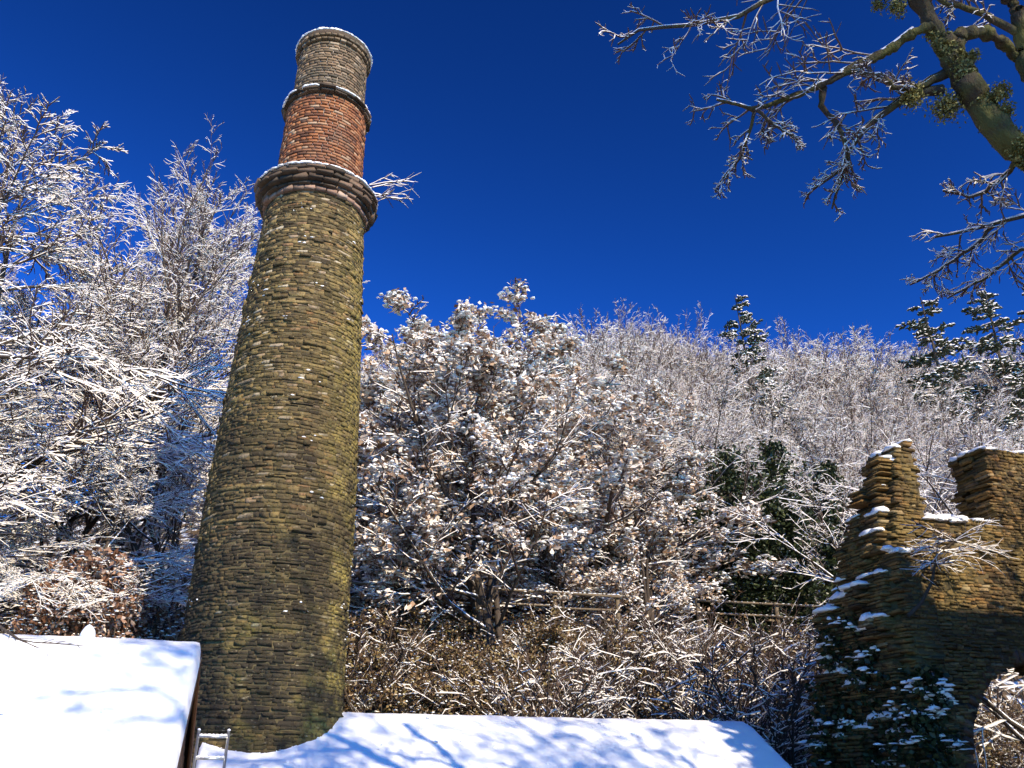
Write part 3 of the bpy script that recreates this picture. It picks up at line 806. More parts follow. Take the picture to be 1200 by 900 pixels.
# ivy on the foot of the ruin, and the little bare tree growing out of its face
def ivy(name, label, seed, boxes, n, snow_n, size=.05):
    rng = np.random.default_rng(seed); m = MB(); sn = MB(); o = None
    C = []
    for lo, hi, w in boxes:
        k = int(n * w); q = rng.random((k, 3)) * (np.array(hi) - lo) + lo
        q += np.stack([np.sin(q[:, 2] * 5 + q[:, 1] * 3), np.sin(q[:, 0] * 6 + q[:, 2] * 4), np.zeros(k)], 1) * .09
        C.append(q)
    C = np.concatenate(C); keep = (np.sin(C[:, 0] * 7 + C[:, 2] * 5) + np.sin(C[:, 1] * 9 - C[:, 2] * 6) + rng.normal(0, .8, len(C))) > -.7
    C = C[keep]; base = np.array((C[:, 0].mean(), C[:, 1].mean(), 0)); o = empty(name, base)
    leaf_quads(m, C - base, size, rng, 0, .2, aspect=.8); f = m.build('foliage', [GREENLEAF], o)
    top = C[rng.choice(len(C), snow_n)]
    cl = np.concatenate([top + rng.normal(0, (.10, .11, .03), top.shape) for _ in range(6)])
    S = np.stack([rng.uniform(.03, .11, len(cl)), rng.uniform(.03, .10, len(cl)), rng.uniform(.015, .055, len(cl))], 1)
    snow_lumps(sn, cl - base, S, rng, fine=False); sn.build('snow', SNOW, o, True)
    return tag(o, label, 'ivy')
ivy('ivy', 'dark ivy with clumps of snow smothering the foot of the ruin', 41,
    [((10.05, 12.0, 1.5), (10.35, 14.6, 4.7), .45), ((10.1, 11.6, 1.5), (10.75, 11.85, 4.7), .3), ((10.1, 12.6, 4.6), (10.4, 13.9, 5.7), .12)], 10000, 75)
def ruin_tree():
    rng = np.random.default_rng(43)
    pts = np.array([[at_t(*q) for q in ((1064, 722, 11.78), (1080, 706, 11.7), (1092, 682, 11.62), (1096, 660, 11.55), (1105, 645, 11.5), (1118, 634, 11.45))]])
    base = pts[0, 0].copy(); pts = pts - base; o = empty('small_tree', base); tag(o, 'thin bare shrub with frosted twigs growing out of the ruin face', 'shrub')
    rad = np.linspace(.035, .012, 6)[None]; tr = MB(); tube(tr, pts, rad, 6); tr.build('trunk', [BARK], o, True)
    P = np.repeat(pts[0, 3:6], 8, 0) ; n = len(P); az = rng.uniform(0, 2 * np.pi, n); D = np.stack([np.cos(az), np.sin(az) * .6 - .25, rng.uniform(-.35, .7, n)], 1); L = rng.uniform(.4, 1.0, n)
    a = grow(rng, P, D, L, np.full(n, .0065), 6, .12, -.05, .5); b = spawn(rng, *a, L, 8, .15, 1, 40, 14, .38, ONE, .7, .003, .3); c = grow(rng, *b, 3, .14, -.03)
    m = MB(); tube(m, *a, 4, .011, rng, hmin=.1); tube(m, *c, 4, .008, rng, hmin=.1); m.build('crown', [TWIG, RIME], o)
ruin_tree()

# ------------------------------------------------------------------ path fence on the bank
def fence():
    rng = np.random.default_rng(51)
    for (x0, x1, lab) in ((-7.0, 0.2, 'pale wooden rail fence behind the left shed, left of the chimney'), (2.6, 10.4, 'pale wooden rail fence on the bank between the chimney and the middle trees'), (13.0, 18.4, 'pale wooden rail fence near the ruin, below the dark ivy trees')):
        y = 23.3; o = empty('rail_fence', ((x0 + x1) / 2, y, 7)); B = np.array(o.location); tag(o, lab, 'fence', None)
        n = int((x1 - x0) / 1.9) + 1; xs = np.linspace(x0, x1, n)
        top = lambda x: 7.83 + .012 * (x + 4) - .0
        for i, x in enumerate(xs):
            m = MB(); g = float(ground(x, y)); m.box(np.array((x - .05, y + .03, g - .3)) - B, np.array((x + .05, y + .12, top(x) + .06)) - B); m.build('post', RAILWOOD, o)
        sn = MB()
        for a, b in zip(xs[:-1], xs[1:]):
            for dz, r in ((0, .034), (-.40, .03)):
                m = MB(); ja, jb = rng.normal(0, .02, 2); m.bar(np.array((a - .06, y - .022, top(a) + dz + ja)) - B, np.array((b + .06, y - .022, top(b) + dz + jb)) - B, r, 8); m.build('rail', RAILWOOD, o)
                q = np.linspace(a, b, 14); snow_lumps(sn, np.stack([q, np.full(14, y - .022), top(q) + dz + r * .7 + ja], 1) - B, np.stack([rng.uniform(.03, .12, 14), np.full(14, .022), np.full(14, .018)], 1), rng, fine=False)
        sn.build('snow', SNOW, o, True)
fence()

# ------------------------------------------------------------------ trees
rng = np.random.default_rng(100)
KNOWN = {}

# near left: broad beech-like trees with thick snow along level sprays
nl1, _ = deciduous(201, 14, .17, 32, 13, 9, 4, far=True, flat=.6, ang=(60, 42, 36, 34), trop=(.02, .03, .005, -.02), snow=.019, u0=.12, rtw=.004, lrat=(.34, .44, .46, .5), flatlow=.2, rime=RIME)
nl2, _ = deciduous(202, 14, .14, 30, 12, 9, 4, far=True, flat=.7, ang=(66, 42, 36, 34), trop=(.02, .015, -.01, -.025), snow=.021, u0=.08, rtw=.0042, lrat=(.32, .44, .46, .5), flatlow=.2, rime=RIME)
# feathery upright trees behind them
up1, _ = deciduous(203, 15, .17, 34, 11, 8, 4, far=True, flat=.2, ang=(36, 32, 32, 32), trop=(.02, .05, .03, .02), snow=.017, u0=.2, rtw=.005, lrat=(.34, .42, .42, .5), rime=RIME)
up2, _ = deciduous(204, 15, .13, 26, 10, 8, 4, far=True, flat=.2, ang=(40, 34, 34, 34), trop=(.02, .05, .03, .02), snow=.018, u0=.1, rtw=.0055, lrat=(.34, .42, .42, .5), rime=RIME, stems=2)

def top_of(parts):
    return max(max(v.co.z for v in me.vertices) for me in parts.values() if len(me.vertices))
def cloud(parts):
    if id(parts) not in KNOWN:
        V = []
        for me in parts.values():
            if len(me.vertices):
                a = np.empty(len(me.vertices) * 3, np.float32); me.vertices.foreach_get('co', a); V.append(a.reshape(-1, 3)[::5])
        KNOWN[id(parts)] = np.concatenate(V)
    return KNOWN[id(parts)]
def fit(parts, x, y, g, rz, py, wide=1.0):
    """Scale at which a tree standing at x, y reaches up to row py of the photograph."""
    V = cloud(parts); c, n = math.cos(rz), math.sin(rz); s = .8
    for _ in range(7):
        P = np.stack([(V[:, 0] * c - V[:, 1] * n) * s * wide + x, (V[:, 0] * n + V[:, 1] * c) * s * wide + y, V[:, 2] * s + g], 1)
        top = np.percentile(project(P)[1], .15); a, b = at_t(600, top, y)[2] - g, at_t(600, py, y)[2] - g
        s *= min(max(b / a, .5), 2)
    return s
def place(name, parts, H, px, py_top, t, rz, label, group=None, cat='tree', wide=1.0):
    p = at_t(px, py_top, t); g = float(ground(p[0], t)); s = fit(parts, p[0], t, g, rz, py_top, wide)
    return tree_thing(name, parts, (p[0], t, g), rz, (s * wide, s * wide, s), label, cat, group)
place('snowy_tree', nl1, 14, 62, 95, 20.5, .6, 'broad tree on the far left with a bough reaching up against the blue sky', wide=.9)
place('snowy_tree', nl2, 14, 14, 62, 18.8, 2.2, 'tallest snow laden tree, cut off by the left edge of the picture', wide=.9)
place('snowy_tree', nl2, 14, -60, 300, 18.0, 4.0, 'low snow laden tree behind the left end of the shed roof', wide=1.1)
place('snowy_tree', nl1, 14, 75, 330, 23.0, 3.1, 'low bushy tree with white sprays between shed roof and feathery tree', wide=1.1)
place('snowy_tree', nl2, 14, -5, 420, 20.0, 5.2, 'lowest drooping snow laden tree above the copper bushes', wide=1.3)
place('snowy_tree', nl1, 14, 5, 480, 23.5, 1.4, 'low snowy tree filling the far left behind the shed roof ridge', wide=1.5)
place('snowy_tree', nl2, 14, 105, 520, 19.2, .9, 'low snowy sprays hanging in front of the copper bushes', wide=1.0)
place('feathery_tree', up1, 15, 213, 163, 23.5, 1.0, 'tall feathery tree with upright frosted twigs left of the chimney')
place('feathery_tree', up2, 15, 272, 300, 24.0, 2.0, 'frosted tree close against the left side of the chimney')
place('feathery_tree', up2, 15, 135, 215, 26.0, 4.6, 'frosted tree in the gap between the two tall left trees')
place('feathery_tree', up1, 15, 40, 250, 27.0, 3.0, 'frosted tree showing behind the boughs of the broad left tree')
place('feathery_tree', up2, 15, 180, 400, 25.5, 0.3, 'shorter frosted tree low behind the tall feathery one', wide=1.3)

# withered-leaf trees carrying pads of snow
def leafy(seed, H, stems, limbs, br, tw, nleaf, nsnow, size=.06, r0=.09, u0=.13):
    r = np.random.default_rng(seed + 1)
    parts, t = deciduous(seed, H, r0, limbs, br, tw, 0, far=True, flat=.35, ang=(48, 42, 42, 40), trop=(.02, .04, .01, .0), snow=.018, u0=u0, rtw=.005, stems=stems, lrat=(.40, .45, .42, .4), rime=RIME, cover=.8, prof=lambda u: 1.45 - 1.15 * u, spread=.17)
    keep = np.repeat(r.random(len(t['t3']) // tw) < .44, tw); tips = t['t3'][keep][:, 1:].reshape(-1, 3)
    m = MB(); C = tips[r.integers(0, len(tips), nleaf)] + r.normal(0, .07, (nleaf, 3)); leaf_quads(m, C, size, r, 0)
    parts['foliage'] = m.mesh('foliage', [BROWNLEAF])
    s = MB(); q = tips[r.integers(0, len(tips), nsnow // 5)]; C = np.concatenate([q + r.normal(0, (.085, .085, .035), q.shape) for _ in range(5)]) + (0, 0, .03)
    k = r.uniform(.35, 1.4, len(C)); S = np.stack([r.uniform(.03, .065, len(C)) * k, r.uniform(.03, .06, len(C)) * k, r.uniform(.02, .045, len(C)) * k], 1)
    snow_lumps(s, C, S, r, fine=None); parts['leaf_snow'] = s.mesh('leaf_snow', [SNOW], True)
    return parts
lf1 = leafy(301, 8, 6, 13, 9, 7, 18500, 10500)
lf2 = leafy(302, 8, 2, 20, 9, 7, 15500, 9000, r0=.13)
lf3 = leafy(303, 5, 6, 8, 7, 6, 9500, 5500, r0=.07, u0=.1)
place('leafy_tree', lf1, 8, 583, 336, 22.6, .4, 'large many stemmed tree in the middle holding pale leaves under pads of snow', wide=1.2)
place('leafy_tree', lf2, 8, 474, 346, 25.5, 1.8, 'tall tree just right of the chimney with withered leaves and snow pads', wide=1.4)
place('leafy_tree', lf2, 8, 700, 420, 25.8, 3.0, 'leafy snowy tree right of the large middle tree', wide=1.6)
place('leafy_tree', lf1, 8, 735, 450, 26.2, 4.4, 'leafy snowy tree leaning beside the dark evergreens', wide=1.2)
place('leafy_tree', lf3, 5, 655, 545, 24.9, .2, 'low leafy bush heaped with snow right of the middle tree stems', cat='bush', wide=1.3)
place('leafy_tree', lf3, 5, 450, 530, 25.0, 2.2, 'low leafy bush with snow beside the chimney right edge', cat='bush', wide=1.3)
place('leafy_tree', lf3, 5, 745, 570, 24.6, 3.6, 'low leafy bush with bright snow near the evergreens', cat='bush', wide=1.2)
place('leafy_tree', lf2, 8, 640, 384, 28.0, 5.0, 'slim leafy treetop rising behind the large middle tree', wide=1.4)
place('leafy_tree', lf1, 8, 530, 396, 28.5, 2.9, 'leafy treetop between the chimney side tree and the large middle tree', wide=1.4)

# copper-leaved hedge behind the left shed
def copper(seed, n):
    r = np.random.default_rng(seed); m = MB(); a = r.uniform(0, 2 * np.pi, n); q = np.sqrt(r.random(n)); h = r.random(n)
    C = np.stack([np.cos(a) * q * 1.1 * (1 - .4 * h), np.sin(a) * q * .9 * (1 - .4 * h), h * 2.6], 1); C += np.sin(C[:, [1, 2, 0]] * 4) * .14
    leaf_quads(m, C, .075, r); parts = dict(foliage=m.mesh('foliage', [COPPERLEAF]))
    s = MB(); w = C[r.integers(0, n, 700)]; snow_lumps(s, w + (0, 0, .03), np.stack([r.uniform(.02, .07, 700), r.uniform(.02, .06, 700), r.uniform(.012, .03, 700)], 1), r, fine=False); parts['leaf_snow'] = s.mesh('leaf_snow', [SNOW], True)
    st = MB()
    for _ in range(9):
        b = r.uniform(0, 2 * np.pi); st.bar((0, 0, -.2), (math.cos(b) * .6, math.sin(b) * .6, r.uniform(1.5, 2.4)), .03, 6, r2=.01)
    parts['stem'] = st.mesh('stem', [BARK]); return parts
cp = copper(401, 2600)
for px, py, t, rz, s, lab in ((110, 655, 18.5, 0, 1, 'tallest copper leaved bush in the middle of the row behind the left roof'), (185, 672, 18.3, 2, .9, 'copper leaved bush nearest the chimney, behind the left roof'), (60, 690, 17.8, 4, .8, 'leftmost copper leaved bush showing above the left roof ridge'), (150, 700, 17.4, 1, .8, 'low copper leaved bush in front, touching the left roof ridge')):
    p = at_t(px, py, t); g = float(ground(p[0], t))
    tree_thing('copper_bush', cp, (p[0], t, max(g, p[2] - 2.6 * s)), rz, s, lab, 'bush', 'copper bushes behind the left shed')

# dark ivy-grown trunks and evergreens in the middle distance
def ivytree(seed, H, n):
    r = np.random.default_rng(seed); tr = MB(); pts, rad = grow(r, np.array([[0, 0, -.3]]), np.array([[.1, 0, 1.0]]), np.array([H]), np.array([.19]), 9, .06, .02, .4); tube(tr, pts, rad, 8)
    u = r.random(n); f = u * 8.99; i = f.astype(int); w = (f - i)[:, None]; ax = pts[0, i] * (1 - w) + pts[0, i + 1] * w
    rr = (.22 + .95 * r.random(n) ** 1.8 * (.25 + 1.0 * np.sin(u * 7 + seed) ** 2)) ; a = r.uniform(0, 2 * np.pi, n)
    C = ax + np.stack([np.cos(a) * rr, np.sin(a) * rr, r.normal(0, .15, n)], 1)
    m = MB(); leaf_quads(m, C, .075, r, aspect=.8); s = MB(); q = C[r.integers(0, n, 40)]; snow_lumps(s, q, np.stack([r.uniform(.03, .07, 40), r.uniform(.03, .07, 40), np.full(40, .025)], 1), r, fine=False)
    return dict(trunk=tr.mesh('trunk', [IVYBARK], True), foliage=m.mesh('foliage', [GREENLEAF]), snow=s.mesh('snow', [SNOW], True))
iv1, iv2 = ivytree(501, 7, 6000), ivytree(502, 7, 4500)
for k, (px, py, t, rz, lab) in enumerate(((843, 515, 25.6, 0, 'dark ivy covered trunk standing left among the evergreens behind the rail'), (905, 500, 26.4, 2, 'tallest dark ivy covered trunk in the middle of the evergreens'),
        (878, 560, 25.2, 4, 'short ivy covered trunk nearest the rail fence left of the ruin'), (945, 530, 26.0, 1, 'ivy covered trunk beside the dark bare tree left of the ruin'), (815, 575, 26.2, 3, 'ivy covered trunk behind the leafy snowy trees'),
        (925, 590, 25.0, 5, 'low ivy covered stump of a tree between fence and ruin'), (862, 620, 24.7, 6, 'lowest ivy covered stem rising straight from the rail fence'))):
    p = at_t(px, py, t); g = float(ground(p[0], t)); s = (p[2] - g) / 7
    tree_thing('ivy_tree', iv1 if k % 2 == 0 else iv2, (p[0], t, g), rz, (.95 + .2 * (k % 2), .95, s), lab, 'tree')

# bare dark-trunked trees left of the ruin
br1, _ = deciduous(601, 9, .16, 20, 9, 7, 3, far=True, flat=.3, ang=(55, 42, 42, 42), trop=(.02, .03, .01, .0), snow=.018, u0=.32, rtw=.005, lrat=(.5, .45, .42, .45), lean=(.12, 0), rime=RIME)
place('bare_tree', br1, 9, 970, 455, 20.0, .3, 'dark trunked bare tree leaning close to the left side of the ruin')
place('bare_tree', br1, 9, 850, 440, 27.5, 3.3, 'spreading bare tree with snow lined boughs above the dark evergreens', wide=1.3)
place('bare_tree', br1, 9, 1110, 470, 17.0, 5.0, 'bare frosted tree seen through the gap in the ruin')
place('bare_tree', br1, 9, 1235, 475, 18.0, 1.3, 'bare frosted tree rising behind the right end of the ruin')

# conifers
def conifer(seed, H, m1, rt=.13):
    r = np.random.default_rng(seed); t0, r0 = grow(r, np.array([[0, 0, -.3]]), np.array([[0, 0, 1.0]]), np.array([H * 1.0]), np.array([rt]), 12, .015, .03, .1)
    a = spawn(r, t0, r0, np.array([H]), m1, .06, .99, 82, 8, .25, lambda u: 1.13 - u, .5, .012); t1, r1 = grow(r, *a, 6, .06, -.02, .3)
    b = spawn(r, t1, r1, a[2], 11, .15, 1, 50, 10, .36, lambda u: 1.1 - .6 * u, .6, .012, .8); t2, r2 = grow(r, *b, 3, .1, -.05, .6)
    c = spawn(r, t2, r2, b[2], 5, .1, 1, 45, 12, .45, ONE, 1, .014, .6); t3, r3 = grow(r, *c, 2, .12, -.05, .6)
    tr = MB(); tube(tr, t0, r0, 8); tube(tr, t1, r1, 5); f = MB(); tube(f, t2, r2 * 2.0, 4, .04, r, cover=.65); tube(f, t3, r3 * 2.4, 4, .032, r, cover=.6)
    return dict(trunk=tr.mesh('trunk', [BARK], True), foliage=f.mesh('foliage', [NEEDLE, RIME]))
cf1 = conifer(701, 11, 108)
place('conifer', cf1, 11, 866, 347, 41, 0, 'small snowy conifer poking above the skyline of bare trees')
place('conifer', cf1, 11, 1082, 352, 38, 1, 'dark snowy conifer on the right skyline, left of a pair', wide=1.25)
place('conifer', cf1, 11, 1150, 342, 41, 2, 'dark snowy conifer on the right skyline near the picture edge', wide=1.2)
place('conifer', cf1, 11, 1215, 332, 42, 4, 'tallest dark conifer at the right edge of the picture', wide=1.25)

# the bare wood on the hillside
hv = []
for q, (sd_, H, lb, st) in enumerate(((801, 11, 26, 1), (802, 11, 20, 2), (803, 10, 24, 1), (804, 9, 16, 3))):
    parts, _ = deciduous(sd_, H, (.13, .11, .14, .10, .12)[q], lb, 10, 7, 4, far=True, flat=.1, ang=((40, 34, 34, 34), (32, 32, 32, 34), (52, 38, 36, 36), (38, 34, 34, 34), (28, 30, 32, 32))[q], trop=(.02, (.06, .08, .03, .06, .08)[q], .05, .04), snow=(.016, .014, .016, .015, .012)[q], u0=(.22, .3, .25, .15, .35)[q], rtw=.006, lrat=(.4, .45, .45, .5), stems=st, cover=(1, .95, 1, 1, .8)[q], rime=(None, None, RIME, None, None)[q], k=(9, 6, 4, 3, 1))
    hv.append((parts, top_of(parts)))
SKY_X = [0, 300, 430, 520, 600, 640, 700, 760, 820, 862, 905, 960, 1010, 1060, 1120, 1200, 1300]
SKY_Y = [420, 430, 400, 388, 395, 385, 364, 350, 372, 388, 402, 368, 366, 392, 400, 375, 370]
def region(px, t):
    row = 'low row behind the fence' if t < 34 else 'middle row' if t < 47 else 'top row against the sky'
    side = 'behind the chimney' if px < 440 else 'behind the leafy trees' if px < 660 else 'left of the small conifer' if px < 862 else 'right of the small conifer' if px < 1060 else 'above the ruin'
    return 'bare frosted tree, %s, %s' % (row, side), 'tree', 'frosted trees, %s, %s' % (row, side)
cnt = 0
hr = np.random.default_rng(900)
for t in np.arange(28.5, 64, 3.9):
    xa, xb = at_t(250 if t > 32 else 420, 500, t)[0], at_t(1290, 500, t)[0]
    for x in np.arange(xa, xb, 2.7 + (t - 27) * .035):
        xx, tt = x + hr.uniform(-1.0, 1.0), t + hr.uniform(-1.2, 1.2); g = float(ground(xx, tt))
        if tt < 26.6: continue
        parts, H = hv[hr.integers(0, 4)]; h = hr.uniform(7.5, 12.5) * (.8 if t < 33 else 1)
        pxx, pyy, _ = project((xx, tt, g + h)); lim = float(np.interp(pxx, SKY_X, SKY_Y)) + hr.uniform(0, 26)
        if t > 45: h = at_t(float(pxx), lim, tt)[2] - g
        elif pyy < lim: h = at_t(float(pxx), lim, tt)[2] - g
        if h < 3: continue
        if h > 19: h = 19
        s = h / H; rz = hr.uniform(0, 6.28); s = min(s, fit(parts, xx, tt, g, rz, lim, .95))
        tree_thing('hillside_tree', parts, (xx, tt, g), rz, (s * .95, s * .95, s), *region(float(pxx), tt)); cnt += 1
print('hillside trees', cnt)

# ------------------------------------------------------------------ scrub on the bank
def bramble(seed, n, nl):
    r = np.random.default_rng(seed); az = r.uniform(0, 2 * np.pi, n); P = r.normal(0, (.25, .2, .02), (n, 3)); D = np.stack([np.cos(az) * .8, np.sin(az) * .8, r.uniform(.5, 1.6, n)], 1); L = r.uniform(.7, 1.7, n)
    a = grow(r, P, D, L, np.full(n, .013), 6, .14, -.09, .5); b = spawn(r, *a, L, 5, .2, 1, 45, 14, .35, ONE, .7, .006, .2); c = grow(r, *b, 3, .16, -.04)
    m = MB(); tube(m, *a, 3, .011, r, hmin=.2, cover=.15 if nl > 999 else .3); tube(m, *c, 3, .008, r, hmin=.2, cover=.15 if nl > 999 else .3); parts = dict(stems=m.mesh('stems', [TWIG, RIME]))
    tips = np.concatenate([a[0].reshape(-1, 3), c[0].reshape(-1, 3)]); l = MB(); C = tips[r.integers(0, len(tips), nl)] + r.normal(0, .07, (nl, 3)); leaf_quads(l, C, .05, r)
    q = tips[r.integers(0, len(tips), nl // 12)]; S = np.stack([r.uniform(.02, .055, len(q)), r.uniform(.02, .05, len(q)), r.uniform(.01, .028, len(q))], 1)
    parts['foliage'] = l.mesh('foliage', [SCRUBLEAF]); s = MB(); snow_lumps(s, q + r.normal(0, .04, q.shape), S, r, fine=False); parts['leaf_snow'] = s.mesh('leaf_snow', [SNOW], True); return parts
bv_ = [bramble(1001 + i, 30, 2700) for i in range(3)] + [bramble(1010, 55, 420)]
r_ = np.random.default_rng(1100); nb = 0
for t in np.arange(16.9, 23.2, .95):
    for x in np.arange(-9, 22, 1.15):
        xx, tt = x + r_.uniform(-.5, .5), t + r_.uniform(-.4, .4); p = project((xx, tt, float(ground(xx, tt)) + .5))
        if not (-60 < p[0] < 1260 and p[1] < 960): continue
        bare = xx > 10.3
        row = 'just below the fence' if tt > 21 else 'halfway up the bank' if tt > 18.8 else 'right behind the roofs'
        side = 'beside the ruin' if bare else 'towards the ruin' if xx > 7 else 'below the middle tree' if xx > 3.4 else 'next to the chimney' if xx > .5 else 'left of the chimney'
        lab = (('bare grey' if bare else 'brown snow flecked') + ' bramble bush, %s, %s' % (row, side), 'brambles, %s, %s' % (row, side))
        k = 3 if bare and r_.random() < .8 else r_.integers(0, 3); s = r_.uniform(.75, 1.25)
        tree_thing('bramble_bush', bv_[k], (xx, tt, float(ground(xx, tt)) - .03), r_.uniform(0, 6.28), s, lab[0], 'bush', lab[1]); nb += 1
print('brambles', nb)
bs1, _ = deciduous(1150, 2.6, .03, 9, 6, 5, 0, far=True, flat=.2, ang=(34, 34, 36, 36), trop=(.0, .02, .0, .0), snow=.012, u0=.15, rtw=.004, stems=7, lrat=(.42, .45, .45, .4), rime=RIME, cover=.4)
for px, py, t, rz, lab in ((845, 705, 19.0, 0, 'pale stemmed bare shrub on the shaded bank above the right end of the roof'), (800, 735, 18.2, 2, 'bare shrub with leaning pale stems just over the lower roof ridge'), (900, 735, 17.9, 4, 'grey bare shrub in deep shade close left of the ruin'), (715, 690, 20.5, 1, 'bare shrub standing below the fence right of the middle tree'), (440, 700, 20.5, 3, 'bare shrub below the fence close to the chimney edge'), (640, 735, 18.8, 5, 'small bare shrub on the bank below the middle tree')):
    place('bare_shrub', bs1, 2.6, px, py, t, rz, lab, None, 'shrub', 1.25)
def undergrowth():
    r = np.random.default_rng(1200); n = 46000
    x, y = r.uniform(-10, 22, n), r.uniform(16.5, 26.5, n); C = np.stack([x, y, ground(x, y) + r.uniform(0, .22, n)], 1); m = MB(); leaf_quads(m, C, .042, r, 0, .5)
    q = C[r.integers(0, n, 5000)] + (0, 0, .05); snow_lumps(m, q, np.stack([r.uniform(.03, .12, 5000), r.uniform(.03, .1, 5000), r.uniform(.015, .04, 5000)], 1), r, m=1, fine=None)
    tag(m.build('undergrowth', [SCRUBLEAF, SNOW]), 'tangle of dead leaves and snow covering the bank', 'undergrowth', kind='stuff')
undergrowth()

# ------------------------------------------------------------------ the overhanging oak
def rough(pts, rad, f=5, seed=3):
    r = np.random.default_rng(seed); n, k = rad.shape; u = np.linspace(0, k - 1, (k - 1) * f + 1); q = np.arange(k)
    P = np.stack([[np.interp(u, q, pts[i, :, c]) for c in range(3)] for i in range(n)]).transpose(0, 2, 1); R = np.stack([np.interp(u, q, rad[i]) for i in range(n)])
    w = r.normal(0, 1, (n, len(u))); w = (w + np.roll(w, 1, 1) + np.roll(w, 2, 1)) / 3
    P[:, 1:-1] += r.normal(0, 1, (n, len(u) - 2, 3)) * R[:, 1:-1, None] * .10
    return P, R * (1 + .38 * w)
def oak():
    r = np.random.default_rng(1303)
    base = np.array((7.9, 2.2, 0.)); o = empty('oak_tree', base)
    tag(o, 'mossy oak limb with snowy twigs hanging in from the upper right', 'tree')
    def poly(q, k=12):
        P = np.array([at(*a) if len(a) == 3 and a[0] > 300 else np.array(a) for a in q], float); s = np.concatenate([[0], np.cumsum(np.linalg.norm(np.diff(P, axis=0), axis=1))])
        u = np.linspace(0, s[-1], k + 1); return np.stack([np.interp(u, s, P[:, i]) for i in range(3)], 1), s[-1]
    spec = [  # polylines read off the photograph with their own depths: (points), radius at start, at end
        ([(1330, 300, 8.1), (1262, 235, 8.0), (1200, 178, 8.0), (1155, 128, 8.1), (1118, 70, 8.3), (1085, 12, 8.5), (1050, -60, 8.7), (1005, -150, 8.9)], .112, .07),
        ([(1092, 30, 8.4), (1070, 40, 8.3), (1040, 58, 8.2), (1000, 80, 8.1), (978, 94, 8.0), (940, 110, 7.9), (902, 122, 7.8), (880, 128, 7.7), (840, 117, 7.6)], .05, .012),
        ([(1118, 70, 8.3), (1120, 40, 8.4), (1150, 38, 8.6), (1180, 52, 8.8), (1205, 85, 9), (1240, 130, 9.2)], .05, .045),
        ([(1050, -60, 8.7), (980, -35, 8.4), (930, -15, 8.2), (900, 2, 8.0), (872, 18, 7.9), (835, 25, 7.8), (800, 33, 7.7), (765, 31, 7.6), (738, 40, 7.5), (724, 52, 7.5)], .04, .008),
        ([(1110, 85, 8.3), (1075, 104, 8.1), (1052, 106, 8.0), (1028, 86, 7.9), (1005, 85, 7.8)], .045, .012),
        ([(1105, 105, 8.2), (1068, 113, 8.1), (1040, 128, 8.0), (1015, 150, 7.9), (995, 175, 7.8), (985, 215, 7.8), (975, 245, 7.8)], .045, .008),
        ([(965, 102, 8.0), (962, 122, 7.9), (978, 140, 7.9), (990, 165, 7.8), (994, 190, 7.8), (970, 212, 7.7), (952, 222, 7.7)], .032, .008),
        ([(885, 128, 7.75), (905, 145, 7.7), (925, 158, 7.6), (943, 172, 7.6)], .018, .006),
        ([(885, 128, 7.75), (880, 150, 7.7), (868, 185, 7.7), (850, 205, 7.6), (838, 225, 7.6)], .018, .005),
        ([(1330, 300, 8.1), (1270, 262, 8.8), (1230, 248, 9.2), (1200, 253, 9.4), (1165, 264, 9.4), (1130, 268, 9.4), (1095, 278, 9.4)], .05, .010),
        ([(1165, 264, 9.4), (1145, 285, 9.4), (1125, 300, 9.4), (1100, 318, 9.4), (1066, 334, 9.4)], .022, .007),
        ([(1200, 178, 8.0), (1180, 205, 8.2), (1160, 222, 8.3), (1140, 232, 8.4), (1105, 224, 8.4)], .03, .007),
        ([(1230, 300, 9.6), (1200, 290, 9.6), (1180, 305, 9.6), (1150, 330, 9.6), (1110, 350, 9.6)], .025, .007),
        ([(1262, 235, 8.0), (1225, 140, 8.6), (1195, 40, 9.0), (1180, -40, 9.4), (1160, -140, 9.8)], .09, .06),
        ([(1195, 40, 9.0), (1150, 15, 9.0), (1110, 5, 8.8), (1070, -20, 8.8)], .04, .02),
    ]
    trunk = [(7.9, 2.2, -.3), (7.8, 2.3, 2.0), (7.6, 2.5, 3.8), (7.2, 3.0, 5.2), tuple(at(1330, 300, 8.1))]
    T = np.array(trunk); s = np.concatenate([[0], np.cumsum(np.linalg.norm(np.diff(T, axis=0), axis=1))]); u = np.linspace(0, s[-1], 13); tp = np.stack([np.interp(u, s, T[:, i]) for i in range(3)], 1)
    tr = MB(); tube(tr, (tp - base)[None], np.interp(u, s, [.30, .24, .2, .17, .112])[None], 10)
    # limbs that stay outside the picture and throw their shade over the roofs and the chimney foot
    free = [((7.3, 2.9, 5.0), (.7, -.4, .9), 7, .11), ((7.4, 2.8, 4.8), (.9, -.2, .6), 6.5, .10)]
    fP = np.array([f[0] for f in free]); fD = np.array([f[1] for f in free]); fL = np.array([f[2] for f in free]); fR = np.array([f[3] for f in free])
    ft, fr = grow(r, fP, fD, fL, fR, 12, .09, .03, .3)
    lines, rads, lens = [], [], []
    for q, ra, rb in spec:
        p, l = poly(q); w = np.linspace(0, 1, 13); p[1:-1] += r.normal(0, min(.02, ra * .25), (11, 3)); lines.append(p); rads.append(ra + (rb - ra) * w ** .8); lens.append(l)
    t1 = np.array(lines); ra1 = np.array(rads); L1 = np.array(lens)
    tube(tr, *rough(t1[[0, 1, 2, 13]] - base, ra1[[0, 1, 2, 13]]), 10); tube(tr, ft - base, fr, 7)
    tr.build('trunk', [MOSSBARK], o, True)
    bo = MB(); rest = [3, 4, 5, 6, 7, 8, 9, 10, 11, 12, 14]
    tube(bo, t1[rest] - base, ra1[rest], 6); bo.build('boughs', [make_bark('oak_bough', (0.035, 0.026, 0.02), (0.09, 0.068, 0.05), (0.075, 0.07, 0.026))], o, True)
